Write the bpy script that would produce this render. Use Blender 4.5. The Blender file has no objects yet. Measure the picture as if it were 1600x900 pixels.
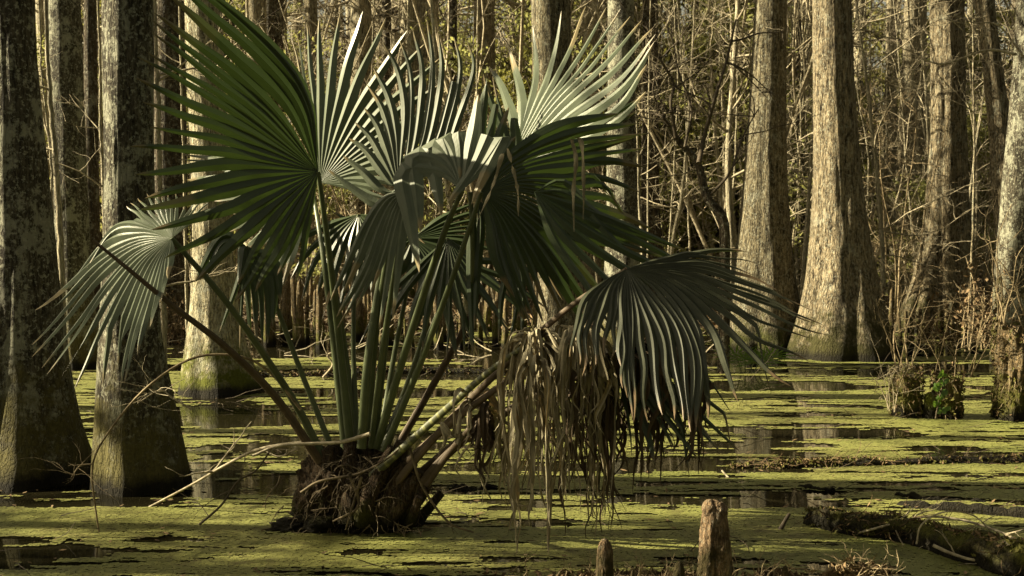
import bpy, math, random
import numpy as np
from mathutils import Vector
random.seed(7); rng = np.random.default_rng(11)
sc = bpy.context.scene; col = sc.collection
R = math.radians
# ------------------------------------------------------------------ camera
CAMH = 1.5; F = 2000.0; TH = math.atan(120/2000)
cam = bpy.data.cameras.new('camera'); camo = bpy.data.objects.new('camera', cam); col.objects.link(camo)
camo.location = (0, 0, CAMH); camo.rotation_euler = (R(90)-TH, 0, 0)
cam.sensor_width = 36; cam.lens = 45; cam.clip_start = .05; cam.clip_end = 1000
cam.dof.use_dof = True; cam.dof.focus_distance = 6.0; cam.dof.aperture_fstop = 9
sc.camera = camo
# ------------------------------------------------------------------ sky, sun
SUN_EL, SUN_AZ = 30.0, 87.0      # azimuth: degrees to the left of the view direction
w = bpy.data.worlds.new('World'); sc.world = w; w.use_nodes = True
nt = w.node_tree; bg = nt.nodes['Background']
sky = nt.nodes.new('ShaderNodeTexSky'); sky.sky_type = 'NISHITA'; sky.sun_disc = False
sky.sun_elevation = R(SUN_EL); sky.sun_rotation = R(-SUN_AZ); sky.dust_density = 3; sky.ozone_density = .6
hs = nt.nodes.new('ShaderNodeHueSaturation'); hs.inputs['Saturation'].default_value = .38
mx = nt.nodes.new('ShaderNodeMix'); mx.data_type = 'RGBA'; mx.blend_type = 'MULTIPLY'; mx.inputs[0].default_value = 1
mx.inputs[7].default_value = (.60, .54, .38, 1)
nt.links.new(sky.outputs[0], hs.inputs['Color']); nt.links.new(hs.outputs[0], mx.inputs[6])
nt.links.new(mx.outputs[2], bg.inputs[0]); bg.inputs[1].default_value = .05
sl = bpy.data.lights.new('sun', 'SUN'); so = bpy.data.objects.new('sun', sl); col.objects.link(so)
sl.energy = 5.0; sl.angle = R(.6); sl.color = (1, .87, .58)
sd = Vector((-math.sin(R(SUN_AZ))*math.cos(R(SUN_EL)), math.cos(R(SUN_AZ))*math.cos(R(SUN_EL)), math.sin(R(SUN_EL))))
so.rotation_euler = sd.to_track_quat('Z', 'Y').to_euler(); so.location = (-20, 10, 20)
sc.view_settings.view_transform = 'Standard'; sc.view_settings.look = 'None'
sc.view_settings.exposure = 2.0; sc.view_settings.gamma = 1
sc.cycles.max_bounces = 5; sc.cycles.diffuse_bounces = 2; sc.cycles.glossy_bounces = 2
sc.cycles.transparent_max_bounces = 4; sc.cycles.caustics_reflective = False; sc.cycles.caustics_refractive = False

# ------------------------------------------------------------------ helpers
UPV = Vector((0, math.sin(TH), math.cos(TH))); FW = Vector((0, math.cos(TH), -math.sin(TH)))
C0 = Vector((0, 0, CAMH))
def ray(px, py): return FW + Vector((1, 0, 0))*((px-800)/F) + UPV*((450-py)/F)
def P(px, py, D): d = ray(px, py); return C0 + d*(D/d.y)          # a point of the place at distance D
def G(px, py, z=0.0): d = ray(px, py); return C0 + d*((z-CAMH)/d.z)  # a point on the water
def plane_pt(px, py, H, n, lim=.75):
    d = ray(px, py); dn = d.dot(n); t = (H-C0).dot(n)/dn if abs(dn) > 1e-4 else H.y
    if t <= 0: t = H.y
    y = min(max(d.y*t, H.y-lim), H.y+lim)
    return P(px, py, y)

def hash3(a, b, c):
    n = (a*374761393 + b*668265263 + c*2147483647*3 + c*1274126177) & 0xffffffff
    n = ((n ^ (n >> 13))*1274126177) & 0xffffffff
    return ((n ^ (n >> 16)) & 0xffff)/65535.0
def vnoise(x, y, z=0.0):
    x = np.asarray(x, float); y = np.asarray(y, float)+0*x; z = np.asarray(z, float)+0*x
    xi = np.floor(x).astype(np.int64); yi = np.floor(y).astype(np.int64); zi = np.floor(z).astype(np.int64)
    fx, fy, fz = x-xi, y-yi, z-zi
    fx, fy, fz = [f*f*(3-2*f) for f in (fx, fy, fz)]
    r = 0
    for dx in (0, 1):
        for dy in (0, 1):
            for dz in (0, 1):
                r = r + hash3(xi+dx, yi+dy, zi+dz)*(fx if dx else 1-fx)*(fy if dy else 1-fy)*(fz if dz else 1-fz)
    return r
def fbm(x, y, z=0.0, o=4):
    s = 0; a = 1; t = 0; x = np.asarray(x, float); y = np.asarray(y, float)+0*x; z = np.asarray(z, float)+0*x
    for k in range(o): s = s+a*vnoise(x*2**k+k*17.3, y*2**k+k*5.1, z*2**k); t += a; a *= .5
    return s/t

class MB:
    def __init__(s): s.v = []; s.f = []; s.n = 0; s.uv = []; s.mi = []
    def add(s, v, f, uv=None, mi=0):
        v = np.asarray(v, float).reshape(-1, 3); f = np.asarray(f, np.int64)
        s.v.append(v); s.f.append(f+s.n); s.n += len(v); s.mi.append(np.full(len(f), mi))
        s.uv.append(np.zeros((len(v), 2)) if uv is None else np.asarray(uv, float))
    def build(s, name, mats, parent=None, smooth=True, loc=None, kind=None, origin=None):
        me = mesh_from(s, name, mats, smooth, origin)
        return link(name, me, parent, loc if loc is not None else origin, kind)
def mesh_from(s, name, mats, smooth=True, origin=None):
    v = np.concatenate(s.v); 
    if origin is not None: v = v-np.array(origin)
    uv = np.concatenate(s.uv)
    me = bpy.data.meshes.new(name)
    quads = [f for f in s.f if f.shape[1] == 4]; tris = [f for f in s.f if f.shape[1] == 3]
    mi = np.concatenate([m for f, m in zip(s.f, s.mi) if f.shape[1] == 4]+[m for f, m in zip(s.f, s.mi) if f.shape[1] == 3])
    q = np.concatenate(quads) if quads else np.zeros((0, 4), int); t = np.concatenate(tris) if tris else np.zeros((0, 3), int)
    me.vertices.add(len(v)); me.vertices.foreach_set('co', v.astype(np.float32).ravel())
    li = np.concatenate([q.ravel(), t.ravel()]); me.loops.add(len(li)); me.loops.foreach_set('vertex_index', li.astype(np.int32))
    nf = len(q)+len(t); me.polygons.add(nf)
    st = np.concatenate([np.arange(len(q))*4, len(q)*4+np.arange(len(t))*3])
    me.polygons.foreach_set('loop_start', st.astype(np.int32))
    me.polygons.foreach_set('material_index', mi.astype(np.int32))
    me.polygons.foreach_set('use_smooth', np.full(nf, smooth))
    ul = me.uv_layers.new(name='UVMap'); ul.data.foreach_set('uv', uv[li].astype(np.float32).ravel())
    me.update(calc_edges=True); me.validate()
    for m in (mats if isinstance(mats, (list, tuple)) else [mats]): me.materials.append(m)
    return me
def link(name, me, parent=None, loc=None, kind=None):
    o = bpy.data.objects.new(name, me); col.objects.link(o)
    if parent is not None: o.parent = parent
    if loc is not None: o.location = loc
    if kind: o['kind'] = kind
    return o
def tag(o, label, cat, group=None, kind=None):
    o['label'] = label; o['category'] = cat
    if group: o['group'] = group
    if kind: o['kind'] = kind
    return o
def thing(name, label, cat, loc=(0, 0, 0), group=None, rz=0):
    o = bpy.data.objects.new(name, None); col.objects.link(o); o.location = loc; o.rotation_euler = (0, 0, rz)
    return tag(o, label, cat, group)
def local(p, o): return p - o.location
def copy_tree(o, parent=None):
    c = o.copy(); col.objects.link(c); c.parent = parent
    for ch in list(o.children): copy_tree(ch, c)
    return c

def frames(pts):
    pts = np.asarray(pts, float); t = np.gradient(pts, axis=0); t /= np.linalg.norm(t, axis=1)[:, None]+1e-9
    ref = np.array([0, 0, 1.0]) if abs(t[0][2]) < .9 else np.array([1.0, 0, 0])
    u = []
    a = np.cross(t[0], ref); a /= np.linalg.norm(a)
    for k in range(len(pts)):
        a = a-t[k]*a.dot(t[k]); a /= np.linalg.norm(a)+1e-9; u.append(a.copy())
    u = np.array(u); return t, u, np.cross(t, u)
def tube(mb, pts, rad, seg=8, cap=True, disp=None, mi=0, flat=1.0):
    pts = np.asarray([tuple(p) for p in pts], float); n = len(pts); rad = np.broadcast_to(np.asarray(rad, float), (n,))
    t, u, w_ = frames(pts); a = np.linspace(0, 2*math.pi, seg, endpoint=False)
    rr = rad[:, None]*np.ones(seg)
    if disp is not None: rr = rr*disp(pts, a)
    v = pts[:, None]+(u[:, None]*np.cos(a)[None, :, None]*flat+w_[:, None]*np.sin(a)[None, :, None])*rr[..., None]
    i = np.arange(n-1)[:, None]*seg; j = np.arange(seg)[None]; k = (j+1) % seg
    f = np.stack([i+j, i+k, i+seg+k, i+seg+j], -1).reshape(-1, 4)
    uv = np.stack([np.broadcast_to(a/6.283, (n, seg)), np.broadcast_to(np.linspace(0, 1, n)[:, None], (n, seg))], -1).reshape(-1, 2)
    mb.add(v.reshape(-1, 3), f, uv, mi)
    if cap and seg > 3:
        for e, p in ((0, pts[0]), (n-1, pts[-1])):
            vv = np.vstack([v[e], p[None]]); ff = np.array([[q, (q+1) % seg, seg] for q in range(seg)])
            mb.add(vv, ff if e else ff[:, ::-1], None, mi)
def crom(pts, m):
    """smooth curve through points"""
    p = [np.array(tuple(q), float) for q in pts]
    if len(p) == 2: return np.array([p[0]+(p[1]-p[0])*t for t in np.linspace(0, 1, m)])
    p = [2*p[0]-p[1]]+p+[2*p[-1]-p[-2]]; out = []; L = len(p)-3
    for s in np.linspace(0, L-1e-6, m):
        k = int(s); t = s-k; a, b, c, d = p[k:k+4]
        out.append(.5*((2*b)+(-a+c)*t+(2*a-5*b+4*c-d)*t*t+(-a+3*b-3*c+d)*t**3))
    return np.array(out)

# ------------------------------------------------------------------ materials
def nodes(name):
    m = bpy.data.materials.new(name); m.use_nodes = True; t = m.node_tree; return m, t, t.nodes['Principled BSDF'], t.nodes['Material Output']
def N(t, ty, **k):
    n = t.nodes.new(ty)
    for a, b in k.items():
        if a.startswith('i_'): n.inputs[a[2:].replace('_', ' ')].default_value = b
        else: setattr(n, a, b)
    return n
def ramp(t, src, stops, interp='LINEAR'):
    r = t.nodes.new('ShaderNodeValToRGB'); r.color_ramp.interpolation = interp; e = r.color_ramp.elements
    while len(e) < len(stops): e.new(.5)
    for q, (p, c) in zip(e, stops): q.position = p; q.color = (c if hasattr(c, '__len__') else (c, c, c))[:3]+(1,) if hasattr(c, '__len__') else (c, c, c, 1)
    t.links.new(src, r.inputs[0]); return r.outputs[0]
def noise(t, scale, vec, detail=4, rough=.6):
    n = N(t, 'ShaderNodeTexNoise'); n.inputs['Scale'].default_value = scale; n.inputs['Detail'].default_value = detail; n.inputs['Roughness'].default_value = rough
    t.links.new(vec, n.inputs['Vector']); return n.outputs['Fac']
def mapping(t, vec, sc_, loc=(0, 0, 0)):
    m = N(t, 'ShaderNodeMapping'); m.inputs['Scale'].default_value = sc_; m.inputs['Location'].default_value = loc; t.links.new(vec, m.inputs['Vector']); return m.outputs[0]
def mix(t, fac, a, b, bt='MIX'):
    m = N(t, 'ShaderNodeMix', data_type='RGBA', blend_type=bt)
    for i, x in ((0, fac), (6, a), (7, b)):
        if hasattr(x, 'node'): t.links.new(x, m.inputs[i])
        else: m.inputs[i].default_value = x if i == 0 else tuple(x)+(1,)
    return m.outputs[2]
def mathn(t, op, a, b=None):
    m = N(t, 'ShaderNodeMath', operation=op)
    for i, x in ((0, a), (1, b)):
        if x is None: continue
        if hasattr(x, 'node'): t.links.new(x, m.inputs[i])
        else: m.inputs[i].default_value = x
    return m.outputs[0]
def bump(t, b, h, strength=.5, dist=.02):
    n = N(t, 'ShaderNodeBump'); n.inputs['Strength'].default_value = strength; n.inputs['Distance'].default_value = dist
    t.links.new(h, n.inputs['Height']); t.links.new(n.outputs[0], b.inputs['Normal'])

def bark(name, dark, light, lichen=.5, moss_h=.9, moss=(.055, .065, .012), lich=(.42, .42, .33), sc_=1.0, moss_lo=0.2, bstr=.9):
    m, t, b, o = nodes(name)
    tc = N(t, 'ShaderNodeTexCoord'); g = N(t, 'ShaderNodeNewGeometry'); oi = N(t, 'ShaderNodeObjectInfo')
    vec = N(t, 'ShaderNodeVectorMath', operation='ADD'); t.links.new(g.outputs['Position'], vec.inputs[0])
    vec = vec.outputs[0]
    wob = mix(t, .12, vec, noise(t, 3, vec, 3)) if False else vec
    ridge = noise(t, 1, mapping(t, vec, (38*sc_, 38*sc_, 7.0*sc_)), 6, .72)
    ridge2 = noise(t, 1, mapping(t, vec, (95*sc_, 95*sc_, 30*sc_)), 4, .7)
    vo = N(t, 'ShaderNodeTexVoronoi', feature='DISTANCE_TO_EDGE'); vo.inputs['Scale'].default_value = 1
    dv = N(t, 'ShaderNodeVectorMath', operation='ADD'); nzc = N(t, 'ShaderNodeTexNoise'); nzc.inputs['Scale'].default_value = 22*sc_; nzc.inputs['Detail'].default_value = 4; t.links.new(vec, nzc.inputs['Vector'])
    t.links.new(mapping(t, vec, (44*sc_, 44*sc_, 5.0*sc_)), dv.inputs[0]); t.links.new(nzc.outputs['Color'], dv.inputs[1]); t.links.new(dv.outputs[0], vo.inputs['Vector'])
    crack = ramp(t, mathn(t, 'ADD', vo.outputs['Distance'], mathn(t, 'MULTIPLY', ridge2, .16)), [(.07, .45), (.22, 1.0)])
    big = noise(t, 2.2, vec, 3)
    hgt = mathn(t, 'ADD', mathn(t, 'MULTIPLY', ridge, .75), mathn(t, 'MULTIPLY', ridge2, .45))
    c = mix(t, ramp(t, hgt, [(.50, 0.0), (.68, 1.0)]), dark, light)
    c = mix(t, ramp(t, big, [(.38, .0), (.68, .5)]), c, tuple(x*.5 for x in light))
    c = mix(t, mathn(t, 'SUBTRACT', 1.0, crack), c, tuple(x*.5 for x in dark))
    ln = noise(t, 5.5*sc_, mapping(t, vec, (1, 1, .75), (3, 1, 7)), 8, .78)
    c = mix(t, ramp(t, ln, [(.63-.12*lichen, 0.0), (.68-.12*lichen, .7*lichen)]), c, lich)
    sp = noise(t, 38*sc_, vec, 4, .7)
    c = mix(t, ramp(t, sp, [(.54, 0.0), (.60, .75*lichen)]), c, lich)
    if moss_h:
        sep = N(t, 'ShaderNodeSeparateXYZ'); t.links.new(vec, sep.inputs[0])
        mn = noise(t, 7, vec, 5, .7)
        hh = mathn(t, 'ADD', mathn(t, 'MULTIPLY', sep.outputs[2], 1/moss_h), mathn(t, 'MULTIPLY', mathn(t, 'SUBTRACT', .5, mn), 2.4))
        fac = ramp(t, hh, [(moss_lo, 1.0), (moss_lo+.45, 0.0)])
        mcol = mix(t, noise(t, 60, vec, 2), tuple(x*.45 for x in moss), tuple(x*1.5 for x in moss))
        c = mix(t, fac, c, mcol)
        wet = ramp(t, mathn(t, 'ADD', sep.outputs[2], mathn(t, 'MULTIPLY', mn, .16)), [(.13, 1.0), (.2, 0.0)])
        c = mix(t, wet, c, (.014, .012, .007))
    t.links.new(c, b.inputs['Base Color']); b.inputs['Roughness'].default_value = .9; b.inputs['Specular IOR Level'].default_value = .2
    h = mathn(t, 'ADD', mathn(t, 'MULTIPLY', hgt, 1.3), mathn(t, 'MULTIPLY', crack, .6))
    bump(t, b, h, bstr, .03/sc_)
    return m
M = {}
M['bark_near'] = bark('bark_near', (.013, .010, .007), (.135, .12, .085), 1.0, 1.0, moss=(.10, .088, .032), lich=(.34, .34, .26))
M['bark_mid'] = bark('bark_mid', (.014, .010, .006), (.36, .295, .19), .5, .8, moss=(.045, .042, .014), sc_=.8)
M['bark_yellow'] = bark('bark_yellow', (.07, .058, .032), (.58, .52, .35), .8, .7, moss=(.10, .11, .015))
M['bark_shade_tone'] = bark('bark_shade_tone', (.013, .010, .006), (.24, .205, .13), .45, .6, moss=(.05, .052, .014), sc_=.9)  # darker copy of the mid bark: shade painted in for two unlit trunks
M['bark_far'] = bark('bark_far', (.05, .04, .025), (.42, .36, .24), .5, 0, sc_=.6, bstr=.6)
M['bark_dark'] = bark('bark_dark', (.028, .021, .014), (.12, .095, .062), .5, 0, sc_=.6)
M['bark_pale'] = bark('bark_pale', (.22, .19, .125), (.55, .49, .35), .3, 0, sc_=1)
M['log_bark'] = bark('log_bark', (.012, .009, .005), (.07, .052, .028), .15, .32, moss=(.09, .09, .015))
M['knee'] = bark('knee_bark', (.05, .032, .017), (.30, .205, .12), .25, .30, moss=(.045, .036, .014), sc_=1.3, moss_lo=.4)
M['root'] = bark('root_mound', (.02, .013, .008), (.11, .075, .045), .12, .25, moss=(.05, .05, .012), sc_=1.6, moss_lo=.25)
M['stump'] = bark('stump', (.035, .025, .012), (.26, .19, .10), .3, .5, moss=(.09, .09, .018), sc_=1.3)

def simple(name, c1, c2, rough=.8, scale=20, trans=None, tfac=.3, spec=.3, uvstripe=False, tipbrown=None, bs=.3, coat=0, objr=0):
    m, t, b, o = nodes(name); tc = N(t, 'ShaderNodeTexCoord'); g = N(t, 'ShaderNodeNewGeometry')
    n = noise(t, scale, g.outputs['Position'], 4)
    c = mix(t, ramp(t, n, [(.35, 0.0), (.65, 1.0)]), c1, c2)
    if uvstripe:
        s = noise(t, 1, mapping(t, tc.outputs['UV'], (14, 1.5, 1)), 3)
        c = mix(t, ramp(t, s, [(.3, 0.0), (.7, .6)]), c, tuple(x*1.7 for x in c2))
        bump(t, b, s, bs, .004)
    else: bump(t, b, n, bs, .01)
    if tipbrown:
        sep = N(t, 'ShaderNodeSeparateXYZ'); t.links.new(tc.outputs['UV'], sep.inputs[0])
        e = mathn(t, 'ADD', sep.outputs[1], mathn(t, 'MULTIPLY', noise(t, 1, mapping(t, tc.outputs['UV'], (3, .5, 1)), 2), .12))
        c = mix(t, ramp(t, e, [(.955, 0.0), (1.0, 1.0)]), c, tipbrown)
        spn = noise(t, 55, g.outputs['Position'], 2); c = mix(t, ramp(t, spn, [(.72, 0.0), (.76, .6)]), c, (.10, .08, .04))
    if objr:
        oi = N(t, 'ShaderNodeObjectInfo'); c = mix(t, mathn(t, 'MULTIPLY', oi.outputs['Random'], objr), c, tuple(x*.3 for x in c1))
    t.links.new(c, b.inputs['Base Color']); b.inputs['Roughness'].default_value = rough; b.inputs['Specular IOR Level'].default_value = spec
    b.inputs['Coat Weight'].default_value = coat; b.inputs['Coat Roughness'].default_value = .35
    if trans:
        tr = N(t, 'ShaderNodeBsdfTranslucent'); tr.inputs[0].default_value = tuple(trans)+(1,)
        ms = N(t, 'ShaderNodeMixShader'); ms.inputs[0].default_value = tfac
        t.links.new(b.outputs[0], ms.inputs[1]); t.links.new(tr.outputs[0], ms.inputs[2]); t.links.new(ms.outputs[0], o.inputs[0])
    return m
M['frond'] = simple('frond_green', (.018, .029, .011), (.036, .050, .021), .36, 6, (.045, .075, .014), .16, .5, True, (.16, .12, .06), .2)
M['frond_lit'] = simple('frond_lit_tone', (.034, .046, .025), (.072, .088, .052), .37, 6, (.07, .11, .02), .12, .6, True, (.20, .16, .08), .2, coat=.1)  # paler copy of the leaf green: sunlight painted into the lit fans
M['frond_matte'] = simple('frond_matte', (.042, .054, .033), (.085, .098, .064), .50, 7, (.07, .11, .02), .12, .35, True, (.20, .16, .08), .3)  # same brightened tone for lit fans, with less gloss
M['frond_shade'] = simple('frond_shade_tone', (.016, .020, .010), (.040, .043, .025), .5, 14, (.07, .10, .02), .15, .4, True, (.16, .11, .06), .25)  # darker leaf colour: shade painted into the low right leaf
M['frond_dead'] = simple('frond_dead', (.06, .053, .034), (.30, .262, .172), .65, 12, (.2, .13, .05), .15, .3, True, None, .4)
M['frond_rot'] = simple('frond_rotten', (.025, .018, .011), (.075, .052, .03), .7, 12, None, 0, .3, True)
M['petiole'] = simple('petiole_green', (.040, .055, .024), (.075, .09, .04), .42, 14, None, 0, .5, True)
M['petiole_brown'] = simple('petiole_brown', (.03, .02, .012), (.085, .06, .035), .6, 22, None, 0, .3, True)
m, t, b, o = nodes('petiole_banded'); tc = N(t, 'ShaderNodeTexCoord')
M['petiole_banded'] = m
s_ = N(t, 'ShaderNodeSeparateXYZ'); t.links.new(tc.outputs['UV'], s_.inputs[0])
nz = noise(t, 30, tc.outputs['UV'], 3)
sn = mathn(t, 'SINE', mathn(t, 'ADD', mathn(t, 'MULTIPLY', s_.outputs[1], 160), mathn(t, 'MULTIPLY', nz, 2)))
c = mix(t, ramp(t, sn, [(.35, 0.0), (.75, 1.0)]), (.05, .055, .02), (.15, .15, .05)); t.links.new(c, b.inputs['Base Color']); b.inputs['Roughness'].default_value = .5
M['twig'] = simple('twig_pale', (.16, .13, .085), (.44, .385, .27), .8, 30)
M['twig_dark'] = simple('twig_dark', (.035, .026, .017), (.09, .07, .045), .8, 30)
M['twig_red'] = simple('twig_tan', (.10, .073, .040), (.33, .26, .155), .8, 30)
M['rootlet'] = simple('rootlet', (.04, .03, .018), (.20, .155, .095), .8, 14)
M['evergreen'] = simple('evergreen_leaf', (.04, .043, .010), (.19, .175, .05), .5, 2, (.30, .29, .07), .4, .4, objr=.8)
M['farleaf'] = simple('far_leaf', (.09, .10, .03), (.33, .34, .12), .7, .45, (.26, .22, .085), .35, .2)
M['litter'] = simple('litter', (.05, .032, .018), (.22, .15, .08), .8, 9, None, 0, .2)
M['mossleaf'] = simple('moss_tuft', (.04, .04, .008), (.12, .11, .02), .8, 30)
M['leaf_green'] = simple('leaf_green', (.05, .10, .02), (.10, .17, .04), .4, 30, (.2, .35, .04), .35, .5)
# water
m, t, b, o = nodes('water'); M['water'] = m; g = N(t, 'ShaderNodeNewGeometry')
b.inputs['Base Color'].default_value = (.009, .008, .004, 1); b.inputs['Roughness'].default_value = .035; b.inputs['IOR'].default_value = 1.33
b.inputs['Specular IOR Level'].default_value = .5
bump(t, b, noise(t, 1, mapping(t, g.outputs['Position'], (3, 7, 1)), 3), .12, .006)
# duckweed
m, t, b, o = nodes('duckweed'); M['duckweed'] = m; g = N(t, 'ShaderNodeNewGeometry')
fine = noise(t, 190, g.outputs['Position'], 3, .7); mid = noise(t, 9, g.outputs['Position'], 5, .7); bigd = noise(t, .8, g.outputs['Position'], 3)
c = mix(t, ramp(t, fine, [(.36, 0.0), (.62, 1.0)]), (.085, .088, .026), (.285, .285, .085))
c = mix(t, ramp(t, mid, [(.50, 0.0), (.66, .8)]), c, (.085, .070, .026))
c = mix(t, ramp(t, bigd, [(.4, 0.0), (.7, .5)]), c, (.13, .16, .035))
t.links.new(c, b.inputs['Base Color']); b.inputs['Roughness'].default_value = .5; b.inputs['Specular IOR Level'].default_value = .45
bump(t, b, fine, .22, .006)
# ground
m, t, b, o = nodes('swamp_ground'); M['ground'] = m; g = N(t, 'ShaderNodeNewGeometry')
a1 = noise(t, 22, g.outputs['Position'], 6, .75); a2 = noise(t, 1.2, g.outputs['Position'], 4)
c = mix(t, ramp(t, a1, [(.4, 0.0), (.62, 1.0)]), (.022, .015, .008), (.17, .115, .058)); c = mix(t, ramp(t, a2, [(.5, 0.0), (.7, .5)]), c, (.07, .075, .02))
t.links.new(c, b.inputs['Base Color']); b.inputs['Roughness'].default_value = .9; bump(t, b, a1, 1, .05)

# ------------------------------------------------------------------ ground, water
def gz(x, y):
    x = np.asarray(x, float); y = np.asarray(y, float)
    s = np.clip((y-13.0)/7.0, 0, 1); s = s*s*(3-2*s)
    z = -.16+.27*s+(fbm(x*.35, y*.5, 3.3)-.5)*.34*(.35+.65*s)+np.clip(y-22, 0, 60)*.006+(fbm(x*2.2, y*2.2, 1)-.5)*.08*s
    return np.where(y < 11.5, z-.5, z)
xs = np.concatenate([np.linspace(-220, -32, 14), np.linspace(-30, 30, 340), np.linspace(32, 220, 14)])
ys = np.concatenate([np.linspace(-60, 8, 8), np.linspace(9, 40, 260), np.linspace(41, 90, 60), np.linspace(95, 300, 10)])
X, Y = np.meshgrid(xs, ys); Z = gz(X, Y); nx = len(xs); ny = len(ys)
ii = (np.arange(ny-1)[:, None]*nx+np.arange(nx-1)[None]).ravel()
mb = MB(); mb.add(np.stack([X, Y, Z], -1), np.stack([ii, ii+1, ii+nx+1, ii+nx], -1)); mb.build('ground', M['ground'], kind='structure')
mb = MB(); mb.add([(-220, -60, 0), (220, -60, 0), (220, 120, 0), (-220, 120, 0)], [[0, 1, 2, 3]]); mb.build('water', M['water'], kind='structure')

# duckweed : many small floating cells, cell by cell where the cover is closed
holes = [(120, 825, 210, 16, .17), (390, 735, 120, 22, .12), (390, 690, 110, 10, .1), (720, 775, 90, 12, .12), (1250, 606, 170, 14, .24), (700, 590, 380, 9, .22), (1300, 690, 320, 14, .06),
         (180, 870, 160, 10, .10), (420, 860, 200, 5, .10), (90, 795, 160, 6, .12), (1050, 850, 220, 4, .09), (860, 880, 200, 5, .1), (640, 845, 120, 4, .08), (900, 770, 160, 10, .1), (560, 800, 130, 18, .1), (1450, 585, 200, 10, .1), (700, 550, 500, 20, .26), (1150, 560, 500, 12, .1), (520, 730, 150, 18, .05),
         (350, 655, 130, 8, .1), (1500, 800, 200, 6, .1), (640, 660, 300, 9, .1), (1240, 690, 110, 18, .10), (300, 720, 60, 40, .06)]
def cover(x, y):
    n = fbm(x*.9+40, y*2.3, 0, 5)*.72+fbm(x*2.6, y*9, 9, 4)*.28
    n = n+.24*(fbm(x*.8+7, y*15, 2, 3)-.5)-.16*(fbm(x*3.1, y*19+5, 4, 3) > .63)-.08*(fbm(x*1.3, y*9+5, 8, 3) > .62)
    yy = np.maximum(y, 1)
    px = 800+F*x/yy; py = 330+F*CAMH/yy
    for (hx, hy, rx, ry, a) in holes:
        n = n-a*np.exp(-(((px-hx)/rx)**2+((py-hy)/ry)**2))
    n = n+.07*np.clip((py-770)/60, 0, 1)-.035*np.clip((620-py)/80, 0, 1)
    return n
mb = MB()
def weed(x0, x1, y0, y1, c, thr=.435):
    gx, gy = np.meshgrid(np.arange(x0, x1, c), np.arange(y0, y1, c)); gx = gx.ravel(); gy = gy.ravel()
    keep = (np.abs(gx) < gy*.47+.7)
    gx = gx[keep]; gy = gy[keep]; n = cover(gx, gy)
    k = n+rng.normal(0, .006, len(n)) > thr; gx = gx[k]; gy = gy[k]
    g_ = gz(gx, gy) < .0; gx = gx[g_]; gy = gy[g_]
    j = lambda: rng.uniform(-.35, .35, len(gx))*c
    h = c*.62; V = np.stack([np.stack([gx-h+j(), gy-h+j(), 0*gx], -1), np.stack([gx+h+j(), gy-h+j(), 0*gx], -1), np.stack([gx+h+j(), gy+h+j(), 0*gx], -1), np.stack([gx-h+j(), gy+h+j(), 0*gx], -1)], 1)
    V[..., 2] += (.004+rng.uniform(0, .003, len(gx)))[:, None]+rng.uniform(-.0006, .0006, V.shape[:2])
    mb.add(V.reshape(-1, 3), np.arange(len(gx)*4).reshape(-1, 4))
weed(-3.4, 3.4, 4.2, 8.0, .014); weed(-5.5, 5.5, 8.0, 12, .022); weed(-10, 10, 12, 19, .04)
o = mb.build('duckweed', M['duckweed'], smooth=False, kind='stuff'); tag(o, 'yellow-green duckweed floating in broken sheets over the dark swamp water', 'duckweed', kind='stuff')

# ------------------------------------------------------------------ trees
def trunk_mesh(mb, pts, rad, seg=48, lobes=6, lob=.16, lh=.8, seed=0, rough=.035, dz=.06, ztop=4.5):
    """pts: path points from the base up with radii; detailed rings low down, coarse above"""
    zs = np.array([p[2] for p in pts]); z0 = zs[0]
    zz = np.concatenate([np.arange(z0, min(ztop, zs[-1]), dz), np.linspace(min(ztop, zs[-1]), zs[-1], 16)])
    x = np.interp(zz, zs, [p[0] for p in pts]); y = np.interp(zz, zs, [p[1] for p in pts]); r = np.interp(zz, zs, rad)
    k = np.ones(9)/9
    if len(zz) > 30:
        for arr in (x, y, r):
            pad = np.concatenate([np.full(4, arr[0]), arr, np.full(4, arr[-1])]); arr[:] = np.convolve(pad, k, 'valid')
    a = np.linspace(0, 2*math.pi, seg, endpoint=False); A, Zg = np.meshgrid(a, zz)
    ca, sa = np.cos(A), np.sin(A)
    dec = np.exp(-np.clip(Zg, 0, None)/lh)
    ph = (fbm(Zg*.5, 0*Zg, seed*7.7)-.5)*1.5
    lobe = lob*(.25+dec)*(np.abs(np.cos(A*lobes/2+seed+ph))-.5+.5*(vnoise(ca*1.5+seed, sa*1.5, Zg*.3)-.5))
    rg = rough*2*(fbm(ca*9+seed*3, sa*9, Zg*2.2, 4)-.5)+rough*2.5*(fbm(ca*2.2, sa*2.2+seed, Zg*1.3)-.5)
    rr = r[:, None]*(1+lobe+rg)
    v = np.stack([x[:, None]+ca*rr, y[:, None]+sa*rr, Zg], -1); n = len(zz)
    i = np.arange(n-1)[:, None]*seg; j = np.arange(seg)[None]; kk = (j+1) % seg
    mb.add(v.reshape(-1, 3), np.stack([i+j, i+kk, i+seg+kk, i+seg+j], -1).reshape(-1, 4))
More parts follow.
